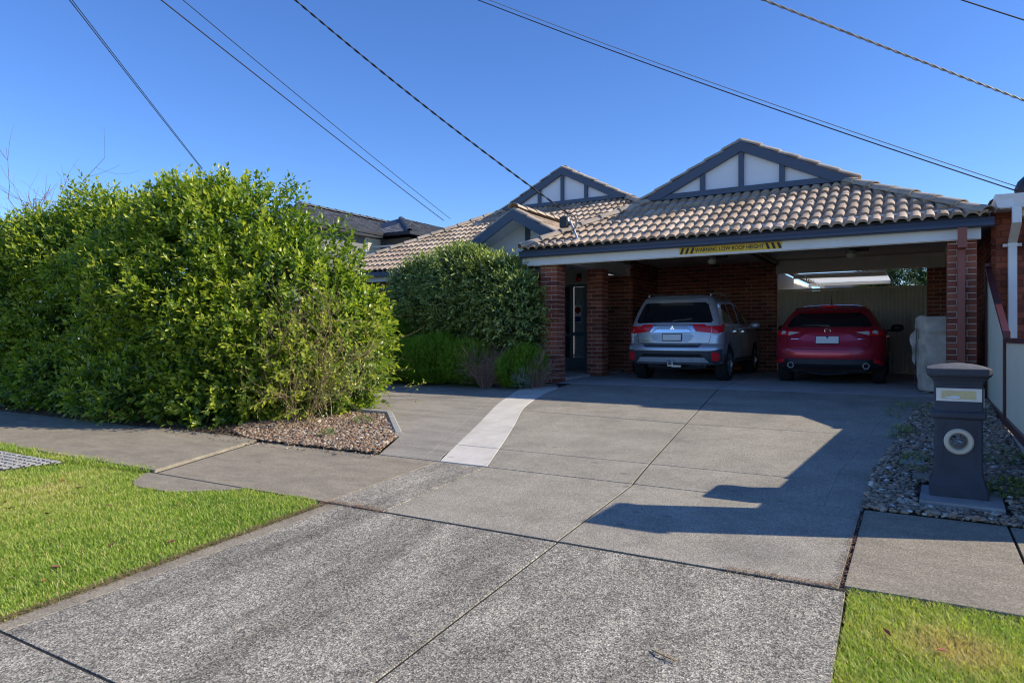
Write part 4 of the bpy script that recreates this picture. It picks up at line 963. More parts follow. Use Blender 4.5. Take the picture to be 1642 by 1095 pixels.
def mirror(parent, x, y, z, mat):
    sg_ = 1 if x > 0 else -1
    b = MB(); b.lathe([(0, -.02), (.035, 0), (.055, .05), (.055, .12), (.04, .19), (0, .215)], (0, 0, 0), 'x', 14)
    b.v = [(x+sg_*vx, y+vy*.9, z+vz*1.35) for vx, vy, vz in b.v]; b.tube([(x-sg_*.08, y, z-.05), (x+sg_*.03, y, z-.05)], .018, 6)
    b.build('mirror', mat, parent, smooth=50)
# --- silver SUV
SU = empty('parked_suv', (0, 0, 0)); tag(SU, 'silver grey SUV with a tow ball, reversed out view, parked at the left of the carport', 'car')
SU['label'] = 'silver grey SUV with tow ball parked in the left bay of the carport'
lb = Body([(.335,.80,.16,4.50), (.37,.865,.07,4.62), (.46,.895,.02,4.69), (.58,.905,.0,4.69), (.66,.905,.005,4.68), (.71,.90,.04,4.67), (.73,.90,.10,4.66), (.80,.902,.105,4.62), (.92,.90,.115,4.5), (1.0,.89,.125,4.3), (1.05,.875,.14,4.0), (1.09,.86,.155,3.75), (1.11,.83,.19,3.6)])
body = lb.mesh(M['silver'], SU, 'body'); arches(body, (.93, 3.60), 1.8, .41)
MB().box(-.66, .66, .3, 4.3, .34, 1.0).build('underbody', M['dark'], SU)
ub = MB().tube([(-.5, .25, .30), (.0, .30, .27), (.55, .25, .30)], .04, 8).tube([(.3, .22, .30), (.55, .28, .31), (.6, .9, .32)], .055, 8); ub.build('exhaust', M['blackp'], SU)
cbn = Body([(1.06,.86,.16,3.75), (1.11,.845,.175,3.6), (1.2,.82,.205,3.40), (1.35,.775,.265,3.08), (1.48,.725,.33,2.82), (1.55,.69,.37,2.66), (1.60,.655,.40,2.5), (1.635,.60,.46,2.35), (1.66,.50,.62,2.15), (1.675,.36,.85,1.95)], n=3.2, dr=.26, df=.55)
cbn.mesh(M['silver'], SU, 'cabin')
cbn.patch([(-.735, 1.115), (.735, 1.115), (.60, 1.50), (-.60, 1.50)], M['tint_glass'], SU, 'rear_window', .006, .02, .06, round_=.03)
spl = MB(); zs = 1.525
n = 20; 
for i in range(n+1):
    x = -.60+1.2*i/n; y0_ = cbn.rear(x, 1.53); e_ = 1-(abs(x)/.62)**4*.5
    spl.v += [(x, y0_-.10*e_, 1.535), (x, y0_-.12*e_, 1.555), (x, y0_-.08*e_, 1.585), (x, y0_+.12, 1.622), (x, y0_+.1, 1.53)]
    if i:
        a = 5*(i-1); 
        for j in range(5): spl.f.append((a+j, a+(j+1) % 5, a+5+(j+1) % 5, a+5+j)); spl.m.append(0); spl.t.append(.5)
spl.build('spoiler', M['silver'], SU, smooth=45)
cbn.patch([(-.16, 1.512), (.16, 1.512), (.16, 1.528), (-.16, 1.528)], M['redlens'], SU, 'brake_light', .075, .02)
for sgn in (-1, 1):
    q = lambda L_: [(sgn*a, b_) for a, b_ in L_]
    lb.patch(q([(.44, .955), (.70, .925), (.70, 1.085), (.36, 1.085)]), M['redlens'], SU, 'tail_light', .012, .03)
    lb.patch(q([(.71, .925), (.80, .915), (.885, .95), (.885, 1.085), (.71, 1.085)]), M['redlens'], SU, 'tail_light', .012, .03)
    lb.patch(q([(.73, .885), (.85, .885), (.865, .935), (.80, .912), (.72, .92)]), M['clearlens'], SU, 'reversing_light', .012, .03)
    lb.patch(q([(.35, 1.085), (.43, .955), (.40, .93), (.28, 1.06)]), M['chrome'], SU, 'trim', .012, .03)
    lb.patch(q([(.72, .43), (.80, .41), (.855, .47), (.84, .56), (.73, .585)]), M['redlens'] , SU, 'reflector', .016, .03)
    cbn.patch([(.62, 1.13), (1.20, 1.12), (1.28, 1.50), (.95, 1.49), (.75, 1.42)], M['tint_glass'], SU, 'side_window', .004, .02, .08, side=sgn, round_=.02)
    cbn.patch([(1.27, 1.12), (1.98, 1.12), (1.98, 1.52), (1.35, 1.51)], M['tint_glass'], SU, 'side_window', .004, .02, .08, side=sgn, round_=.02)
    cbn.patch([(2.07, 1.12), (2.75, 1.12), (2.5, 1.40), (2.07, 1.52)], M['tint_glass'], SU, 'side_window', .004, .02, .08, side=sgn, round_=.02)
    lb.patch([(.6, .30), (.4, .42), (.35, .52), (.5, .56), (.47, .5), (.5, .38)][::1], M['cladding'], SU, 'wheel_trim', .006, .02, side=sgn)
    lb.patch([(1.4, .32), (3.15, .32), (3.12, .44), (1.43, .44)], M['cladding'], SU, 'sill', .01, .02, side=sgn)
    for y in (1.24, 2.02, 2.85): lb.patch([(y, .45), (y+.008, .45), (y+.008, 1.07), (y, 1.07)], M['dark'], SU, 'door_gap', .002, .01, side=sgn)
    for y in (1.34, 2.15): lb.patch([(y, .95), (y+.2, .95), (y+.2, .985), (y, .985)], M['chrome'], SU, 'door_handle', .03, .04, side=sgn, round_=.008)
    MB().tube([(sgn*.60, .62, 1.655), (sgn*.615, .8, 1.695), (sgn*.615, 1.9, 1.715), (sgn*.59, 2.2, 1.66)], .016, 8).build('roof_rail', M['steel'], SU, smooth=60)
    mirror(SU, sgn*.93, 2.78, 1.10, M['silver'])
    wheel(SU, sgn*.785, .90, .352, .225); wheel(SU, sgn*.785, 3.58, .352, .225)
lb.patch([(-.30, .99), (-.38, .93), (.38, .93), (.30, .99)], M['chrome'], SU, 'handle_strip', .010, .02)
lb.patch([(-.36, .925), (.36, .925), (.33, .915), (-.33, .915)], M['dark'], SU, 'grip_shadow_gap', .006, .01)
lb.patch([(-.42, .90), (.42, .90), (.33, .755), (-.33, .755)], carpaint('recess_shade_paint', (.30,.34,.41)), SU, 'plate_recess', .003, .012, round_=.03)  # darker copy of the body silver; shade of the recess is put into the colour
pl = lb.patch([(-.186, .775), (.186, .775), (.186, .91), (-.186, .91)], M['black'], SU, 'number_plate', .022, .03)
lb.patch([(-.172, .79), (.172, .79), (.172, .898), (-.172, .898)], M['paper'], pl, 'plate_face', .026, .01)
lb.patch([(-.66, .735), (.66, .735), (.66, .742), (-.66, .742)], M['dark'], SU, 'tailgate_gap', .004, .01)
for sgn in (-1, 1): lb.patch([(sgn*.70, .925), (sgn*.706, .925), (sgn*.67, .735), (sgn*.662, .735)], M['dark'], SU, 'tailgate_gap', .003, .01)
for pts in ([(-.50, .66), (.50, .66), (.56, .725), (-.56, .725)],): lb.patch(pts, M['cladding'], SU, 'bumper_step', .004, .012)
lb.patch([(-.70, .60), (.70, .60), (.66, .47), (.70, .372), (-.70, .372), (-.66, .47)], M['cladding'], SU, 'lower_bumper', .010, .02)
for sgn in (-1, 1): lb.patch([(sgn*.70, .60), (sgn*.89, .63), (sgn*.88, .40), (sgn*.78, .365), (sgn*.70, .36), (sgn*.66, .47)], M['cladding'], SU, 'lower_bumper', .0095, .02)
lb.patch([(-.60, .475), (.60, .475), (.68, .39), (-.68, .39)], M['skid'], SU, 'skid_plate', .018, .03)
lb.patch([(-.52, .54), (.52, .54), (.60, .49), (-.60, .49)], M['dark'], SU, 'bumper_slot', .012, .02)
em = MB()
for a in (90, 210, 330):
    c_ = Vector((math.cos(R(a)), math.sin(R(a)))); p_ = Vector((-c_.y, c_.x)); L2 = .046; W2 = .014
    q = [Vector((0, 0)), c_*L2*.5+p_*W2, c_*L2, c_*L2*.5-p_*W2]
    yb = lb.rear(0, 1.02); em.prism([(v.x, 1.02+v.y) for v in q], 'y', yb-.012, yb-.002)
em.build('emblem', M['chrome'], SU)
lb.patch([(-.60, .775), (-.44, .775), (-.44, .79), (-.60, .79)], M['chrome'], SU, 'model_badge', .006, .01)
wy_ = cbn.rear(0, 1.14)
MB().tube([(-.0, wy_-.03, 1.145), (.12, cbn.rear(.1, 1.18)-.03, 1.17), (.34, cbn.rear(.34, 1.175)-.02, 1.178)], [.016, .01, .006], 8).tube([(-.02, wy_-.02, 1.155), (.36, cbn.rear(.36, 1.19)-.012, 1.195)], .007, 6).build('wiper', M['wiper'], SU)
tb = MB().tube([(0, .35, .36), (0, -.06, .36), (0, -.10, .40)], [.03, .03, .02], 8); tb.lathe([(0, .44), (.018, .435), (.025, .42), (.018, .40), (.014, .38)], (0, -.11, 0), 'z', 14); tb.box(-.05, .05, -.02, .0, .31, .42); tb.box(.03, .2, -.03, .06, .30, .33)
tb.build('tow_bar', M['steel'], SU, smooth=40)
MB().lathe([(0, 1.69), (.02, 1.685), (.03, 1.67)], (0, .75, .0), 'z', 10).build('antenna', M['blackp'], SU)
SU.location = (-3.93, 12.42, .0); SU.rotation_euler = (0, 0, R(1.5))
# --- red hatchback
RC = empty('parked_hatchback', (0, 0, 0)); tag(RC, 'deep red hatchback with twin exhausts parked in the right bay of the carport', 'car')
rb_ = Body([(.275,.74,.18,4.2), (.305,.83,.09,4.36), (.36,.87,.03,4.44), (.50,.89,.0,4.46), (.60,.895,.0,4.46), (.68,.895,.035,4.45), (.78,.895,.075,4.38), (.88,.885,.10,4.2), (.95,.865,.13,3.9), (.99,.84,.155,3.6), (1.01,.80,.19,3.4)], n=2.3, dr=.42)
body = rb_.mesh(M['red'], RC, 'body'); arches(body, (.87, 3.57), 1.8, .365)
MB().box(-.66, .66, .35, 4.1, .26, .9).build('underbody', M['dark'], RC)
MB().tube([(-.62, .25, .27), (-.2, .32, .24), (.2, .32, .24), (.62, .25, .27)], .05, 8).tube([(-.3, .1, .22), (.0, .12, .19), (.3, .1, .22)], .02, 6).build('rear_axle', M['blackp'], RC)
rcb = Body([(.96,.85,.16,3.5), (1.0,.825,.20,3.3), (1.1,.775,.29,3.0), (1.2,.72,.39,2.72), (1.29,.665,.49,2.5), (1.34,.62,.55,2.36), (1.38,.57,.62,2.22), (1.415,.50,.75,2.05), (1.44,.39,.95,1.88), (1.452,.26,1.15,1.75)], n=2.6, dr=.32, df=.55)
rcb.mesh(M['red'], RC, 'cabin')
rcb.patch([(-.70, 1.015), (.70, 1.015), (.645, 1.12), (.53, 1.27), (-.53, 1.27), (-.645, 1.12)], M['tint_glass'], RC, 'rear_window', .006, .02, .06, round_=.03)
spl = MB(); n = 20
for i in range(n+1):
    x = -.585+1.17*i/n; y0_ = rcb.rear(x, 1.30); e_ = 1-(abs(x)/.6)**4*.6
    spl.v += [(x, y0_-.16*e_, 1.30), (x, y0_-.175*e_, 1.312), (x, y0_-.10*e_, 1.345), (x, y0_+.15, 1.40-.02*(1-e_)), (x, y0_+.1, 1.29)]
    if i:
        a = 5*(i-1)
        for j in range(5): spl.f.append((a+j, a+(j+1) % 5, a+5+(j+1) % 5, a+5+j)); spl.m.append(0); spl.t.append(.5)
spl.build('spoiler', M['red'], RC, smooth=45)
rcb.patch([(-.13, 1.278), (.13, 1.278), (.13, 1.292), (-.13, 1.292)], M['redlens'], RC, 'brake_light', .15, .03)
for sgn in (-1, 1):
    q = lambda L_: [(sgn*a, b_) for a, b_ in L_]
    tl = rb_.patch(q([(.44, .925), (.64, .865), (.84, .86), (.86, .93), (.80, .965), (.62, .955)]), M['redlens'], RC, 'tail_light', .010, .03)
    rb_.patch(q([(.45, .918), (.62, .872), (.64, .872), (.64, .93), (.60, .935)]), M['clearlens'], tl, 'reversing_lens', .016, .01)
    yl = rb_.rear(.735, .91)
    lens = MB().lathe([(.0, -.01), (.022, -.01), (.022, 0), (.036, 0), (.036, -.012), (.045, -.012), (.045, .02)], (0, 0, 0), 'y', 20)
    ny = .55*sgn; lens.v = [(sgn*.735+x*math.cos(.5)-y*math.sin(-.5*sgn)*1, yl-.014+y*math.cos(.5)+x*sgn*math.sin(.5), .912+z_) for x, y, z_ in lens.v]
    lens.build('round_lens', M['clearlens'], tl, smooth=40)
    rb_.patch(q([(.70, .40), (.84, .385), (.83, .43), (.73, .455)]), M['redlens'], RC, 'reflector', .016, .03)
    xx = .60*sgn; ye = rb_.rear(.6, .335)
    ex = MB().lathe([(.040, .12), (.040, -.05), (.047, -.058), (.055, -.05), (.055, .12)], (xx, ye-.01, .345), 'y', 22).build('exhaust_tip', M['plate'], RC, smooth=40)
    MB().lathe([(0, -.03), (.042, -.03), (.042, -.028)], (xx, ye-.01, .345), 'y', 16).build('exhaust_bore', M['dark'], ex)
    rcb.patch([(.75, 1.03), (1.15, 1.02), (1.25, 1.30), (1.05, 1.30)], M['tint_glass'], RC, 'side_window', .004, .02, .08, side=sgn, round_=.02)
    rcb.patch([(1.22, 1.02), (1.85, 1.01), (1.85, 1.33), (1.32, 1.32)], M['tint_glass'], RC, 'side_window', .004, .02, .08, side=sgn, round_=.02)
    rcb.patch([(1.93, 1.01), (2.6, 1.0), (2.3, 1.22), (1.93, 1.33)], M['tint_glass'], RC, 'side_window', .004, .02, .08, side=sgn, round_=.02)
    for y in (1.2, 1.88, 2.75): rb_.patch([(y, .3), (y+.008, .3), (y+.008, .98), (y, .98)], M['dark'], RC, 'door_gap', .002, .01, side=sgn)
    for y in (1.32, 2.0): rb_.patch([(y, .84), (y+.2, .84), (y+.2, .87), (y, .87)], M['red'], RC, 'door_handle', .03, .04, side=sgn, round_=.008)
    mirror(RC, sgn*.95, 2.45, 1.02, M['blackp'])
    wheel(RC, sgn*.775, .87, .315, .215, spokes=9); wheel(RC, sgn*.775, 3.57, .315, .215, spokes=9)
rb_.patch([(-.66, .455), (.66, .455), (.52, .37), (-.52, .37)], M['cladding'], RC, 'valance_inset', .012, .02)
rb_.patch([(-.68, .46), (.68, .46), (.80, .36), (.84, .295), (-.84, .295), (-.80, .36)], M['blackp'], RC, 'lower_bumper', .008, .02)
rcp = carpaint('recess_red', (.60,.03,.07))
rb_.patch([(-.26, .905), (.26, .905), (.36, .885), (.64, .70), (.60, .665), (-.60, .665), (-.64, .70), (-.36, .885)], rcp, RC, 'tailgate_recess', .003, .01, round_=.02)
rb_.patch([(-.30, .925), (.30, .925), (.40, .905), (.37, .885), (.25, .905), (-.25, .905), (-.37, .885), (-.40, .905)], M['red'], RC, 'tailgate_crease', .012, .02)
pl = rb_.patch([(-.19, .715), (.19, .715), (.19, .855), (-.19, .855)], M['black'], RC, 'number_plate', .020, .03)
rb_.patch([(-.178, .725), (.178, .725), (.178, .845), (-.178, .845)], M['paper'], pl, 'plate_face', .024, .01)
rb_.patch([(-.025, .845), (.025, .845), (0, .80)], simple('plate_blue', (.03,.12,.30), .5), pl, 'plate_triangle', .026, .006)
rb_.patch([(-.60, .625), (.60, .625), (.60, .632), (-.60, .632)], M['dark'], RC, 'tailgate_gap', .004, .01)
for sgn in (-1, 1):
    rb_.patch([(sgn*.60, .625), (sgn*.60, .632), (sgn*.66, .70), (sgn*.672, .86), (sgn*.68, .86), (sgn*.668, .695)], M['dark'], RC, 'tailgate_gap', .004, .01)
    rb_.patch([(sgn*.47, .80), (sgn*.60, .80), (sgn*.60, .812), (sgn*.47, .812)], M['chrome'], RC, 'badge', .008, .01)
ye = rb_.rear(0, .955)
em = MB(); A_ = np.linspace(0, 2*math.pi, 25)[:-1]
em.tube([(.048*math.cos(a), ye-.014, .955+.038*math.sin(a)) for a in np.linspace(0, 2*math.pi, 25)], .005, 6, cap=False)
em.tube([(-.036, ye-.014, .972), (-.015, ye-.016, .958), (0, ye-.016, .948), (.015, ye-.016, .958), (.036, ye-.014, .972)], .005, 6)
em.build('emblem', M['chrome'], RC)
MB().tube([(.03, rcb.rear(0, 1.03)-.03, 1.035), (-.20, rcb.rear(.2, 1.05)-.025, 1.05), (-.42, rcb.rear(.42, 1.05)-.02, 1.048)], [.016, .009, .006], 8).build('wiper', M['wiper'], RC)
MB().tube([(.0, .95, 1.43), (0, .82, 1.60)], [.010, .004], 6).lathe([(0, 1.455), (.03, 1.45), (.035, 1.43)], (0, .96, 0), 'z', 10).build('antenna', M['blackp'], RC)
RC.location = (-1.33, 12.95, .01); RC.rotation_euler = (0, 0, R(.8))
# ---------------------------------------------------------------- vegetation (numpy)
def vnoise(P, f, seed):
    """cheap smooth value noise from a few random sines"""
    r = np.random.default_rng(seed); out = np.zeros(len(P))
    for k_ in range(6):
        d = r.normal(size=3); d /= np.linalg.norm(d); out += np.sin(P@d*f*(1+.35*k_)+r.uniform(0, 6.28))/(1+.3*k_)
    return out/3
def leaves_np(C, D, Nn, L, Wd, fold=.25, droop=0.):
    """one folded leaf per row: base C, direction D, normal Nn, length L, width Wd -> verts, tris"""
    n = len(C); D = D/np.linalg.norm(D, axis=1, keepdims=True)
    Sd = np.cross(D, Nn); Sd /= np.linalg.norm(Sd, axis=1, keepdims=True)+1e-9; Nn = np.cross(Sd, D)
    L = L[:, None]; Wd = Wd[:, None]
    V = np.stack([C, C+D*L*.45-Nn*fold*Wd*.6, C+D*L*.5+Sd*Wd*.5, C+D*L*.5-Sd*Wd*.5, C+D*L-Nn*L*droop], 1).reshape(-1, 3)
    b = (np.arange(n)*5)[:, None]
    F = (b[:, None, :]+np.array([[0, 2, 1], [0, 1, 3], [1, 2, 4], [1, 4, 3]])[None]).reshape(-1, 3)
    return V, F
class Blobs:
    def __init__(s, bl, e=2.4, seed=1, amp=.12): s.b = [(np.array(c, float), np.array(r, float)) for c, r in bl]; s.e = e; s.seed = seed; s.amp = amp
    def val(s, P, skip=-1):
        v = np.full(len(P), 9.)
        for i, (c, r) in enumerate(s.b):
            if i == skip: continue
            v = np.minimum(v, (np.abs((P-c)/r)**s.e).sum(1)**(1/s.e))
        return v
    def sample(s, n, zmin, r_, depth=(0.80, 1.04)):
        out = []; nor = []; sc = []
        A = np.array([(r[0]*r[1]+r[1]*r[2]+r[0]*r[2]) for c, r in s.b]); cnt = (A/A.sum()*n).astype(int)
        for i, (c, r) in enumerate(s.b):
            d = r_.normal(size=(cnt[i]*2, 3)); d /= np.linalg.norm(d, axis=1, keepdims=True)
            k_ = 1/((np.abs(d)**s.e).sum(1)**(1/s.e)); rad = depth[0]+(depth[1]-depth[0])*r_.random(len(d))**.55
            P = c+d*r*(k_*rad)[:, None]
            P += (d*(s.amp*vnoise(P, 2.6, s.seed)+s.amp*.5*vnoise(P, 6.5, s.seed+3))[:, None])
            ok = (s.val(P, i) > .86) & (P[:, 2] > zmin)
            nn = d/r; nn /= np.linalg.norm(nn, axis=1, keepdims=True)
            out.append(P[ok]); nor.append(nn[ok]); sc.append(rad[ok])
        return np.concatenate(out), np.concatenate(nor), np.concatenate(sc)
def shoots(P, Nn, r_, per, SL, LL, LW, up=.55, spread=1.0, tipy=.35, inner=None):
    """leafy shoots standing on surface points; returns verts, tris, tints"""
    n = len(P); ax = Nn*.8+np.array([0, 0, up])+r_.normal(size=(n, 3))*.38; ax /= np.linalg.norm(ax, axis=1, keepdims=True)
    C = []; D = []; NN = []; LLs = []; T = []
    sl = SL*(.6+.8*r_.random(n)); base_t = .33+.16*vnoise(P, 1.4, 5)+r_.normal(size=n)*.10
    o1 = np.cross(ax, np.array([0, 0, 1.])+r_.normal(size=(n, 3))*.2); o1 /= np.linalg.norm(o1, axis=1, keepdims=True); o2 = np.cross(ax, o1)
    for j in range(per):
        t = (j+.5)/per; a = j*2.4+r_.random(n)*.8
        rad = o1*np.cos(a)[:, None]+o2*np.sin(a)[:, None]
        c = P+ax*(sl*(t-.35))[:, None]; d = rad*(spread*(1.05-.55*t))+ax*(.45+.6*t)+r_.normal(size=(n, 3))*.18
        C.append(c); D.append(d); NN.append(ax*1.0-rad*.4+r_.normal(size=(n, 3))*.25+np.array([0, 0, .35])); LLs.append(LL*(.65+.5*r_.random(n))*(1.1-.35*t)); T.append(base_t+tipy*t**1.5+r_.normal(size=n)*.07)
    C = np.concatenate(C); D = np.concatenate(D); NN = np.concatenate(NN); LLs = np.concatenate(LLs); T = np.clip(np.concatenate(T), 0, 1)
    V, F = leaves_np(C, D, NN, LLs, LLs*LW, .3, .08)
    return V, F, np.repeat(T, 4)
def twigs(b, base, n, length, r0, r_, spreadx=.9, up=1.2, forks=3, levels=3, curve=.25, clampz=None):
    """recursive thin branches"""
    def grow(p, d, L, rr, lev):
        pts = [p]; k_ = 4
        for i in range(k_):
            d = (d+Vector(r_.normal(size=3))*curve*.5+Vector((0, 0, .06))).normalized(); pts.append(pts[-1]+d*(L/k_))
        b.tube(pts, [rr*(1-.5*i/k_) for i in range(k_+1)], 4, cap=False); ends.append((pts[-1], d)); allp.extend([(q, d) for q in pts[1:]])
        if lev > 0:
            for f in range(forks):
                q = pts[r_.integers(1, k_+1)]; nd = (d+Vector(r_.normal(size=3))*.75).normalized(); grow(q, nd, L*r_.uniform(.5, .8), rr*.55, lev-1)
    ends = []; allp = []
    for i in range(n):
        a = r_.uniform(0, 6.28); s_ = r_.uniform(.1, spreadx); d = Vector((math.cos(a)*s_, math.sin(a)*s_, up)).normalized()
        grow(Vector(base)+Vector((math.cos(a)*.08, math.sin(a)*.08, 0)), d, length*r_.uniform(.7, 1.15), r0*r_.uniform(.6, 1.2), levels)
    return ends, allp
def shrub(name, label, blobs, base, nsh, mat, zmin, per=9, SL=.22, LL=.075, LW=.52, up=.55, e=2.4, seed=1, amp=.12, core=True, trunks=(), trunk_r=.05, tipy=.35, cat='shrub', spread=1.0, depth=(.80, 1.04), singles=0, group=None, inner=.45):
    r_ = np.random.default_rng(seed); rt = empty(name, base); tag(rt, label, cat, group)
    B = Blobs(blobs, e, seed, amp); P, Nn, sc = B.sample(nsh, zmin, r_, depth)
    V, F, T = shoots(P, Nn, r_, per, SL, LL, LW, up, spread, tipy)
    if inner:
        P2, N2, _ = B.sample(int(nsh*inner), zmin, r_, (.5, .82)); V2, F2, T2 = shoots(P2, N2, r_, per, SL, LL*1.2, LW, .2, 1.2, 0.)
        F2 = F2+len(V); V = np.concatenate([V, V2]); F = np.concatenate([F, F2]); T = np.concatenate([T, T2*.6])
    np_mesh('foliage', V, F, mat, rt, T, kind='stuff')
    b = MB()
    for (x, y) in trunks:
        twigs(b, (x, y, base[2]-.03), 3, .9, trunk_r, r_, .6, 1.4, 3, 2)
    if b.v: b.build('branches', M['bark'], rt, fix=False, kind='stuff')
    return rt, B
bz = -.40
hb = [((-8.35,7.2,.85),(1.3,1.15,1.5)), ((-9.4,6.95,1.35),(1.4,1.25,1.75)), ((-10.9,6.95,1.30),(1.6,1.3,1.75)), ((-12.6,7.0,1.45),(1.6,1.35,1.8)), ((-14.4,7.0,1.45),(1.6,1.4,1.75)), ((-16.4,7.2,1.2),(1.6,1.5,1.7)),
      ((-8.7,6.45,.2),(1.1,.8,.75)), ((-7.72,7.3,.72),(.82,.8,1.15)), ((-10.2,6.4,.1),(1.3,.8,.7)), ((-12.2,6.4,.1),(1.4,.8,.7)), ((-14.3,6.5,.1),(1.5,.8,.7)), ((-9.9,6.8,2.25),(1.0,.8,.85)), ((-9.1,6.9,1.7),(.9,.9,.85)),
      ((-9.2,6.3,1.1),(.7,.5,.7)), ((-10.4,6.2,1.7),(.8,.5,.6)), ((-11.8,6.2,1.3),(.8,.5,.7)), ((-8.3,6.7,1.3),(.6,.5,.6)), ((-12.4,6.7,2.3),(.7,.6,.6)), ((-13.6,6.2,1.6),(.7,.6,.6))]
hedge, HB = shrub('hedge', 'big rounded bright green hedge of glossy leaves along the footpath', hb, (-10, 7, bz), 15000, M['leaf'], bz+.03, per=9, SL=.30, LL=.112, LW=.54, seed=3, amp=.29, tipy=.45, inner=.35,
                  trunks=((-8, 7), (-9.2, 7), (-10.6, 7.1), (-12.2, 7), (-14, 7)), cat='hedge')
# the largest-looking leaves, one by one, on a few long shoots low at the front
lm = []
for k_ in range(5):
    V, F = leaves_np(np.zeros((1, 3)), np.array([[1., 0, 0]]), np.array([[0, 0, 1.]]), np.array([.095]), np.array([.05]), .3, .1)
    me = bpy.data.meshes.new('leaf'); me.from_pydata([tuple(v) for v in V], [], [tuple(f) for f in F]); me.materials.append(M['leaf']); me.attributes.new('tint', 'FLOAT', 'FACE').data.foreach_set('value', [.55+.09*k_]*4); lm.append(me)
r_ = np.random.default_rng(77); spn = MB(); nl = 0; ho = wloc(hedge); leafq = []
for i in range(26):
    x = r_.uniform(-9.6, -6.5); y = 5.82+abs(x+8.3)*.12+r_.uniform(0, .2) if x < -7.2 else 5.95+(x+7.2)*1.2+r_.uniform(0, .25); zz = r_.uniform(-.15, .7)
    d = Vector((r_.uniform(-.5, .6), -1, r_.uniform(-.35, .5))).normalized(); L = r_.uniform(.25, .42); p = Vector((x, y, zz)); pts = []
    for j in range(7): pts.append(p.copy()); p = p+d*L/6; d = (d+Vector((0, 0, -.05))).normalized()
    spn.tube(pts, .003, 4)
    for j in range(10): t = j/10*5.9; q = pts[int(t)].lerp(pts[int(t)+1], t % 1); leafq.append((q, d, j))
spn.build('shoots', M['greentwig'], hedge, fix=False)
for q, d, j in leafq:
    side = d.cross(Vector((0, 0, 1))).normalized(); a = j*2.4; dd = (d*.7+(side*math.cos(a)+Vector((0, 0, 1))*math.sin(a)*.7)*.9).normalized()
    o = link('leaf', lm[r_.integers(0, 5)], hedge, loc=q-ho); o.rotation_mode = 'QUATERNION'
    xq = dd; zq = (Vector((0, -.35, 1))-xq*xq.dot(Vector((0, -.35, 1)))).normalized(); yq = zq.cross(xq)
    o.rotation_quaternion = Matrix((xq, yq, zq)).transposed().to_quaternion(); s_ = r_.uniform(.8, 1.15); o.scale = (s_, s_, s_)
# tall second shrub in front of the porch
sh2 = [((-8.1,11.55,1.15),(.95,.65,1.3)), ((-7.2,11.45,1.25),(.9,.6,1.2)), ((-8.95,11.75,1.1),(.9,.75,1.25)), ((-6.55,11.0,1.45),(.5,.42,.65)), ((-7.8,11.4,1.9),(.8,.6,.7)), ((-7.0,11.2,1.8),(.55,.45,.6)), ((-8.9,11.6,1.75),(.7,.6,.7))]
s2, B2 = shrub('tall_shrub', 'tall dark green shrub with orange flowers in front of the porch', sh2, (-8, 11.7, 0), 5200, M['leaf2'], .05, per=9, SL=.30, LL=.115, LW=.34, up=.25, seed=9, amp=.23, trunks=((-8, 11.7), (-7.2, 11.6), (-9, 11.8)), tipy=.55)
P, Nn, _ = B2.sample(60, .3, np.random.default_rng(5), (.98, 1.04)); b = MB()
for p in P[:38]:
    for k_ in range(4): q = p+rng.normal(size=3)*.03; b.lathe([(0, -.016), (.016, 0), (0, .016)], q, 'z', 6)
b.build('flowers', M['berry'], s2, kind='stuff')
def low_bush(x, y, rx_, rz_, label, seed, n=1500, mat='leaf3', grp='feathery green bushes along the drive'):
    return shrub('low_bush', label, [((x, y, rz_*.55), (rx_, .33, rz_*.62)), ((x-rx_*.4, y-.05, rz_*.5), (rx_*.55, .4, rz_*.5)), ((x+rx_*.4, y+.05, rz_*.6), (rx_*.5, .38, rz_*.5))], (x, y, 0), n, M[mat], -.02, per=14, SL=.20, LL=.045, LW=.22, up=.8, seed=seed, amp=.10, tipy=.45, group=grp)
low_bush(-8.85, 10.55, .55, .66, 'leftmost feathery bright green bush under the tall shrub', 21)
low_bush(-8.0, 10.6, .5, .72, 'middle feathery bright green bush under the tall shrub', 22)
low_bush(-7.3, 10.6, .42, .62, 'feathery bright green bush just left of the bare brown twigs', 23, 1200)
low_bush(-6.12, 10.68, .36, .50, 'small feathery green bush beside the left brick pillar', 24, 1000)
shrub('low_bush', 'mid height yellow green bush seen between the hedge and the tall shrub', [((-10.0, 11.2, .7), (.75, .5, .75)), ((-9.4, 11.0, .85), (.5, .4, .55))], (-9.8, 11.2, 0), 1700, M['leaf3'], 0, per=12, SL=.24, LL=.05, LW=.25, up=.8, seed=25, amp=.1, tipy=.3)
shrub('silver_plant', 'tiny silvery plant at the foot of the left brick pillar', [((-5.98, 10.42, .12), (.13, .12, .15))], (-5.98, 10.42, 0), 60, M['leaf4'], -.02, per=8, SL=.1, LL=.05, LW=.35, seed=26, amp=.02, inner=0, cat='plant')
def twig_bush(x, y, h, label, seed, mat, n=14, lev=3, leaf=None, spread=.9, r0=.006, nleaf=0, LL=.03, z0=None, forks=3):
    rt = empty('twiggy_bush', (x, y, G(y) if z0 is None else z0)); tag(rt, label, 'bush'); r_ = np.random.default_rng(seed); b = MB()
    ends, allp = twigs(b, (x, y, rt.location.z), n, h*.55, r0, r_, spread, 1.1, forks, lev)
    b.build('twigs', mat, rt, fix=False)
    if nleaf:
        idx = r_.integers(0, len(allp), nleaf); C = np.array([allp[i][0] for i in idx])+r_.normal(size=(nleaf, 3))*.012; D = r_.normal(size=(nleaf, 3))+np.array([0, 0, .4])
        V, F = leaves_np(C, D, r_.normal(size=(nleaf, 3))+np.array([0, 0, 1.]), LL*(.6+.8*r_.random(nleaf)), LL*.55*np.ones(nleaf))
        np_mesh('leaves', V, F, leaf, rt, np.repeat(np.clip(r_.normal(.72, .2, nleaf), 0, 1), 4), kind='stuff')
    return rt
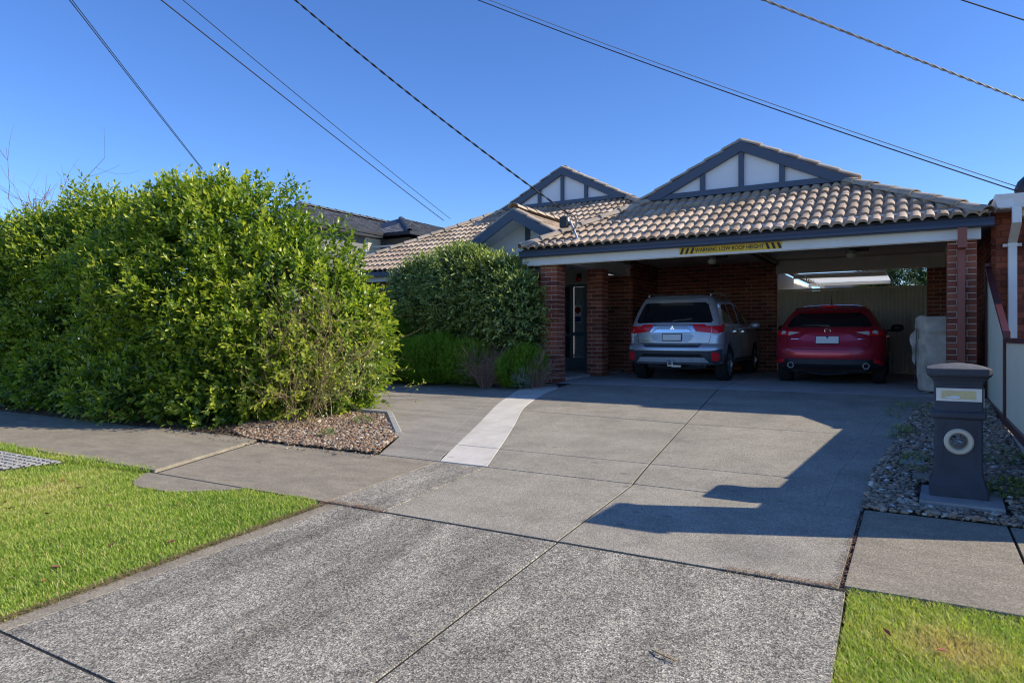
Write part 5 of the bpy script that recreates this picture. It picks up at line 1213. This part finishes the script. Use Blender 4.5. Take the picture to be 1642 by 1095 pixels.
twig_bush(-6.72, 10.42, .8, 'bare brown twiggy bush between the two green bushes', 31, M['redtwig'], 42, 3, None, .95, .009)
twig_bush(-5.85, 10.72, .62, 'bare brown twiggy bush in front of the left brick pillar', 32, M['redtwig'], 42, 3, None, .95, .009)
twig_bush(-7.28, 6.6, 1.8, 'thorny half bare rose bush with tan canes at the end of the hedge', 33, M['twig'], 17, 3, M['leaf'], .85, .009, 2600, .042, forks=4)
twig_bush(-7.1, 6.95, 1.25, 'green caned scrambling bush behind the thorny rose bush', 34, M['greentwig'], 10, 3, M['leaf2'], .9, .007, 1500, .04)
# a long arching shoot with leaves at the hedge's right
# bare tree and dark shrub at the far left
bt = empty('bare_tree', (-16.3, 7.7, -.2)); tag(bt, 'leafless tree whose thin twigs rise behind the left end of the hedge', 'tree')
b = MB(); r_ = np.random.default_rng(41)
b.tube([(-16.3, 7.7, -.3), (-16.35, 7.7, 1.2), (-16.3, 7.7, 2.5)], [.09, .07, .04], 8); b.build('trunk', M['bark'], bt, smooth=60)
b = MB(); twigs(b, (-16.3, 7.7, 2.4), 13, 1.5, .016, r_, .9, 1.5, 3, 2, .2); b.build('crown', M['deadtwig'], bt, fix=False)
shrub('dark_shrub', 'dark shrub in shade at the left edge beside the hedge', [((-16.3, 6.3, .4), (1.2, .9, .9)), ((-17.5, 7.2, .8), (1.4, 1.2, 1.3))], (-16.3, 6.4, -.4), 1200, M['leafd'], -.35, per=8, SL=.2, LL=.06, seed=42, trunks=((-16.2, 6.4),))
# tree behind the carport
shrub('garden_tree', 'leafy tree in the back yard seen through the carport', [((.4, 23.5, 2.3), (1.9, 1.2, 1.6)), ((2.2, 24, 2.5), (1.7, 1.3, 1.6)), ((-.4, 24.5, 1.6), (1.2, 1, 1.2))], (.6, 24, .1), 6500, M['leaf2'], .6, per=8, SL=.25, LL=.09, LW=.4, seed=43, trunks=((.3, 23.8), (1.6, 24)), trunk_r=.08, cat='tree', tipy=.5)
# ---------------------------------------------------------------- pebbles, litter, grass
def ico():
    bm = bmesh.new(); bmesh.ops.create_icosphere(bm, subdivisions=2, radius=1); V = np.array([v.co[:] for v in bm.verts]); F = np.array([[v.index for v in f.verts] for f in bm.faces]); bm.free(); return V, F
IV, IF = ico()
def inpoly(P, poly):
    x, y = P[:, 0], P[:, 1]; c = np.zeros(len(P), bool); n = len(poly); j = n-1
    for i in range(n):
        xi, yi = poly[i]; xj, yj = poly[j]
        hit = ((yi > y) != (yj > y)) & (x < (xj-xi)*(y-yi)/(yj-yi+1e-12)+xi); c ^= hit; j = i
    return c
def scatter(poly, dens, r_, densf=None):
    xs_ = [p[0] for p in poly]; ys_ = [p[1] for p in poly]; A = (max(xs_)-min(xs_))*(max(ys_)-min(ys_)); n = int(A*dens)
    P = np.stack([r_.uniform(min(xs_), max(xs_), n), r_.uniform(min(ys_), max(ys_), n)], 1); P = P[inpoly(P, poly)]
    if densf is not None: P = P[r_.random(len(P)) < densf(P)]
    return P
def pebbles(name, poly, dens, smin, smax, mat, label, seed, lift=0, flat=.5, excl=None, hill=None, densf=None):
    r_ = np.random.default_rng(seed); P = scatter(poly, dens, r_, densf)
    if excl is not None: P = P[~excl(P)]
    n = len(P); s_ = smin+(smax-smin)*r_.random(n)**2.2; ax = np.stack([s_*(.75+.5*r_.random(n)), s_*(.6+.4*r_.random(n)), s_*flat*(.7+.5*r_.random(n))], 1)
    a = r_.uniform(0, 6.28, n); tl = r_.normal(size=n)*.35; ca, sa = np.cos(a)[:, None], np.sin(a)[:, None]; ct, st_ = np.cos(tl)[:, None], np.sin(tl)[:, None]
    V = IV[None]*ax[:, None, :]; V = V*(1+.10*np.sin(IV[None, :, 0]*3+r_.uniform(0, 6, n)[:, None])[:, :, None]+.08*np.sin(IV[None, :, 1]*4+r_.uniform(0, 6, n)[:, None])[:, :, None])
    x, y, z_ = V[..., 0], V[..., 1], V[..., 2]; x, z_ = x*ct-z_*st_, x*st_+z_*ct; x, y = x*ca-y*sa, x*sa+y*ca
    gz = np.interp(P[:, 1], GY, GZ)+lift+r_.uniform(-.004, .016, n)+(hill(P) if hill is not None else 0)
    V = np.stack([x+P[:, :1], y+P[:, 1:2], z_+gz[:, None]], -1).reshape(-1, 3)
    F = (IF[None]+(np.arange(n)*len(IV))[:, None, None]).reshape(-1, 3)
    o = np_mesh(name, V, F, mat, None, np.repeat(r_.random(n), len(IF)), True); return tag(o, label, 'pebbles', kind='stuff')
bedL = [(-6.9, 5.49), (-5.62, 5.50), (-4.93, 5.52), (-5.36, 6.36), (-6.46, 7.38), (-7.6, 7.4), (-8.1, 6.4), (-7.6, 5.75)]
pebbles('pebbles', bedL, 3200, .010, .030, M['stone'], 'brown and cream pebbles in the bed at the end of the hedge', 51, lift=.022)
pebbles('pebbles', [(-6.9, 5.25), (-4.9, 5.3), (-4.85, 5.55), (-6.9, 5.55)], 160, .007, .016, M['stone'], 'loose pebbles strewn on the footpath in front of the brown pebble bed', 54, lift=.006)
bedR = [(-.33, 5.535), (1.6, 5.535), (1.6, 7), (.83, 7.2), (.83, 11.2), (.36, 11.2), (.02, 10.25), (-.11, 9.06), (-.19, 7.8), (-.32, 6.6)]
ex_ = lambda P: ((P[:, 0] > .0) & (P[:, 0] < .57) & (P[:, 1] > 5.74) & (P[:, 1] < 6.44)) | ((P[:, 0] > -.14) & (P[:, 0] < .08) & (P[:, 1] > 6.97) & (P[:, 1] < 7.23)) | ((P[:, 0] > -.04) & (P[:, 0] < .15) & (P[:, 1] > 6.49) & (P[:, 1] < 6.76))
pebbles('pebbles', bedR, 2600, .012, .034, M['gstone'], 'grey and brown river pebbles around the mailbox', 52, lift=.018, excl=ex_, flat=.45)
def litter(poly, n, seed, label, size=.035, mat='litter', cat='leaf litter'):
    r_ = np.random.default_rng(seed); xs_ = [p[0] for p in poly]; ys_ = [p[1] for p in poly]
    P = np.stack([r_.uniform(min(xs_), max(xs_), n), r_.uniform(min(ys_), max(ys_), n)], 1); P = P[inpoly(P, poly)]; n = len(P)
    C = np.concatenate([P, (np.interp(P[:, 1], GY, GZ)+.012+r_.random(n)*.03)[:, None]], 1); D = r_.normal(size=(n, 3))*np.array([1, 1, .25]); Nn = r_.normal(size=(n, 3))*.4+np.array([0, 0, 1.])
    V, F = leaves_np(C, D, Nn, size*(.6+.8*r_.random(n)), size*.5*np.ones(n), .5, .2)
    return tag(np_mesh('leaf_litter', V, F, M[mat], None, np.repeat(r_.random(n), 4)), label, cat, kind='stuff')
litter([(-16, 5.50), (-6.5, 5.50), (-6.2, 6.3), (-6.6, 7.3), (-16, 7.5)], 16000, 61, 'dry brown leaf litter under the big hedge')
litter([(-10.5, 10.6), (-6.2, 10.7), (-6.2, 11.3), (-10.5, 11.3)], 3500, 62, 'dry leaf litter along the foot of the low bushes', .03)
def dry2(P): return .32*np.exp(-((P[:, 0]-.18)**2/.05+(P[:, 1]-3.45)**2/.03))+.25*np.exp(-((P[:, 0]+8)**2/1.2+(P[:, 1]-2.9)**2/.12))
def grass(name, poly, dens, seed, label, h=.045, wd=.0032, densf=None, dry=0.):
    r_ = np.random.default_rng(seed); P = scatter(poly, dens, r_, densf); n = len(P)
    P3 = np.concatenate([P, (np.interp(P[:, 1], GY, GZ)-.022)[:, None]], 1)
    cl = vnoise(P3*np.array([1, 1, 0]), 5.5, seed); cl2 = vnoise(P3*np.array([1, 1, 0]), 1.6, seed+2); cl3 = vnoise(P3*np.array([1, 1, 0]), 22, seed+4)
    hh = h*(.55+.7*r_.random(n))*(1+.25*cl3); a = r_.uniform(0, 6.28, n); d = np.stack([np.cos(a), np.sin(a), np.zeros(n)], 1); s_ = np.stack([-np.sin(a), np.cos(a), np.zeros(n)], 1)
    ln = (.25+.9*r_.random(n))[:, None]*hh[:, None]; up_ = np.zeros((n, 3)); up_[:, 2] = hh; w_ = (wd*(.7+.6*r_.random(n)))[:, None]
    V = np.stack([P3-s_*w_, P3+s_*w_, P3+d*ln*.35+up_*.62-s_*w_*.8, P3+d*ln*.35+up_*.62+s_*w_*.8, P3+d*ln+up_*1.0], 1).reshape(-1, 3)
    b = (np.arange(n)*5)[:, None, None]; F = (b+np.array([[0, 1, 3], [0, 3, 2], [2, 3, 4]])[None]).reshape(-1, 3)
    T = .57+.17*cl+.20*cl2+r_.normal(size=n)*.13-dry; T = T-dry2(P); T = np.where(r_.random(n) < .10, r_.random(n)*.25, T)
    return tag(np_mesh(name, V, F, M['grass'], None, np.repeat(np.clip(T, 0, 1), 3)), label, 'grass', kind='stuff')
dl = lambda P: np.clip(1.25-np.hypot(P[:, 0], P[:, 1])/9.5, .25, 1)
lawnL = [(-11, 1.35), (-3.99, 1.35), (-3.96, 3.75), (-4.1, 3.88), (-4.85, 3.88), (-5.4, 3.53), (-6.0, 3.50), (-6.35, 3.84), (-7.5, 3.84), (-7.62, 3.7), (-7.9, 3.18), (-11, 3.18)]
grass('grass', lawnL, 19000, 71, 'short bright green grass of the left nature strip', .032, .0033, dl)
grass('grass', [(-11, 3.74), (-7.5, 3.74), (-6.3, 3.84), (-6.3, 3.93), (-11, 3.93)], 7000, 72, 'ragged grass edge between the pit lid and the footpath', .06, .004, None, .1)
lawnR = [(-.27, 1.9), (1.6, 1.9), (1.6, 3.93), (-.29, 3.9)]
grass('grass', lawnR, 32000, 73, 'short bright green grass of the right nature strip', .032, .0022, lambda P: ((P[:, 0] < P[:, 1]*.125+.1)).astype(float))
litter([(-9.2, 5.2), (-6.7, 5.2), (-6.7, 5.56), (-9.2, 5.56)], 260, 63, 'stray dry leaves blown onto the footpath below the hedge', .03)
def dryedge(pts, n, wdt, seed, label):
    r_ = np.random.default_rng(seed); t = r_.random(n)*(len(pts)-1); i = t.astype(int); f = (t-i)[:, None]; A_ = np.array(pts, float); P = A_[i]*(1-f)+A_[i+1]*f+r_.normal(size=(n, 2))*wdt
    C = np.concatenate([P, (np.interp(P[:, 1], GY, GZ)+.006+r_.random(n)*.012)[:, None]], 1); D = r_.normal(size=(n, 3))*np.array([1, 1, .2])
    V, F = leaves_np(C, D, np.tile([0, 0, 1.], (n, 1))+r_.normal(size=(n, 3))*.2, .03*(.5+r_.random(n)), .0035*np.ones(n))
    tag(np_mesh('dry_clippings', V, F, M['litter'], None, np.repeat(.5+.5*r_.random(n), 4)), label, 'clippings', kind='stuff')
dryedge([(-3.95, 1.6), (-3.94, 3.85)], 2600, .022, 81, 'dry grass clippings along the edge of the left lawn')
dryedge([(-3.95, 3.86), (-3.4, 3.86)], 500, .025, 82, 'straw in the joint at the corner of the left lawn')
dryedge([(-.9, 3.86), (-.34, 3.88), (-.33, 5.4)], 900, .014, 83, 'straw in the joint beside the right lawn')
for i, (x, y, s_, lab) in enumerate(((-.02, 9.75, .32, 'green weeds at the top corner of the mailbox pebble bed'), (-.12, 8.3, .12, 'small weed in the pebbles near the driveway edge'), (.02, 6.95, .14, 'weed tuft between the two pavers'), (.68, 7.4, .16, 'weed clump in the pebbles near the fence'), (.62, 6.35, .15, 'broad leaved weed to the right of the mailbox slab'), (-6.1, 5.95, .08, 'tiny weed at the front of the brown pebbles'), (-6.3, 6.8, .12, 'tiny weed near the edging in the brown pebbles'))):
    shrub('weed', lab, [((x, y, G(y)+.04), (s_, s_*1.1, .05+s_*.15))], (x, y, G(y)), int(14+s_*260), M['leaf2'], G(y)-.02, per=6, SL=.05, LL=.035, LW=.25 if i != 4 else .6, seed=90+i, amp=.02, inner=0, cat='weed')
# pit lid with a cobbled pattern in the left verge
pit = empty('pit_cover', (-8.4, 3.45, -.46)); tag(pit, 'pale concrete pit cover with cobbled surface set in the left lawn', 'pit cover')
slab([(-9.6, 3.2), (-7.9, 3.2), (-7.55, 3.72), (-9.6, 3.72)], M['joint'], pit, lift=.0, name='lid')
r_ = random.Random(5); cob = MB()
y = 3.21; row = 0
while y < 3.70:
    x = -9.58+(row % 2)*.05; xe = -7.9+(y-3.2)/.52*.35-.02
    while x < xe-.04:
        L = r_.uniform(.07, .13); x2 = min(x+L, xe)
        cob.prism([(x+r_.uniform(.006, .03), y+r_.uniform(.002, .012)), (x2-r_.uniform(.006, .02), y+r_.uniform(.0, .012)), (x2-r_.uniform(.002, .03), y+.072-r_.uniform(.0, .012)), (x+r_.uniform(.003, .03), y+.072-r_.uniform(.0, .012))], 'z', G(y)-.01, G(y)+.012+r_.uniform(0, .004))
        x = x2
    y += .074; row += 1
cob.build('cobbles', M['kerb'], pit, kind='stuff')
# fallen leaves and a twig
r_ = np.random.default_rng(99); fl_ = []
for k_ in range(3):
    V, F = leaves_np(np.zeros((1, 3)), np.array([[1., 0, 0]]), np.array([[0, 0, 1.]]), np.array([.075]), np.array([.03]), .6, .15)
    me = bpy.data.meshes.new('fallen_leaf'); me.from_pydata([tuple(v) for v in V], [], [tuple(f) for f in F]); me.materials.append(simple('dry_leaf_%d' % k_, ((.30,.10,.05), (.36,.22,.10), (.16,.06,.04))[k_], .8, var=.2)); fl_.append(me)
for i in range(26):
    x = r_.uniform(-8.2, -4.2); y = r_.uniform(1.7, 3.4); o = link('fallen_leaf', fl_[i % 3], loc=(x, y, G(y)+.018)); o.rotation_euler = (r_.normal()*.3, r_.normal()*.3, r_.uniform(0, 6)); tag(o, ('rust red fallen leaf lying on the left lawn', 'tan fallen leaf lying on the left lawn', 'dark brown fallen leaf lying on the left lawn')[i % 3], 'leaf', 'fallen leaves on the left lawn')
for (x, y, lab) in ((.07, 3.35, 'red brown fallen leaf lying alone on the right lawn'), (-.13, 3.45, 'rust coloured fallen leaf near the left edge of the right lawn'), (.0, 2.8, 'pale dry leaf low on the right lawn'), (-3.2, 2.05, 'tan leaf lying on the crossover near the bottom left joint')):
    o = link('fallen_leaf', fl_[0] if y > 3 else fl_[1], loc=(x, y, G(y)+(.025 if x > -1 else .004))); o.rotation_euler = (.2, .1, x*7); o.scale = (.8, .8, .8); tag(o, lab, 'leaf')
tw = MB(); z_ = G(2.81)+.008
tw.tube([(-.98, 2.84, z_), (-.93, 2.81, z_+.006), (-.86, 2.79, z_)], .003, 5)
for k_ in range(7):
    p = Vector((-.96+.015*k_, 2.835-.007*k_, z_+.004)); tw.tube([p, p+Vector((.012, (-1)**k_*.022, .004))], .0015, 4)
tag(tw.build('fallen_twig', M['twig']), 'small dry branched twig lying on the rough crossover', 'twig')
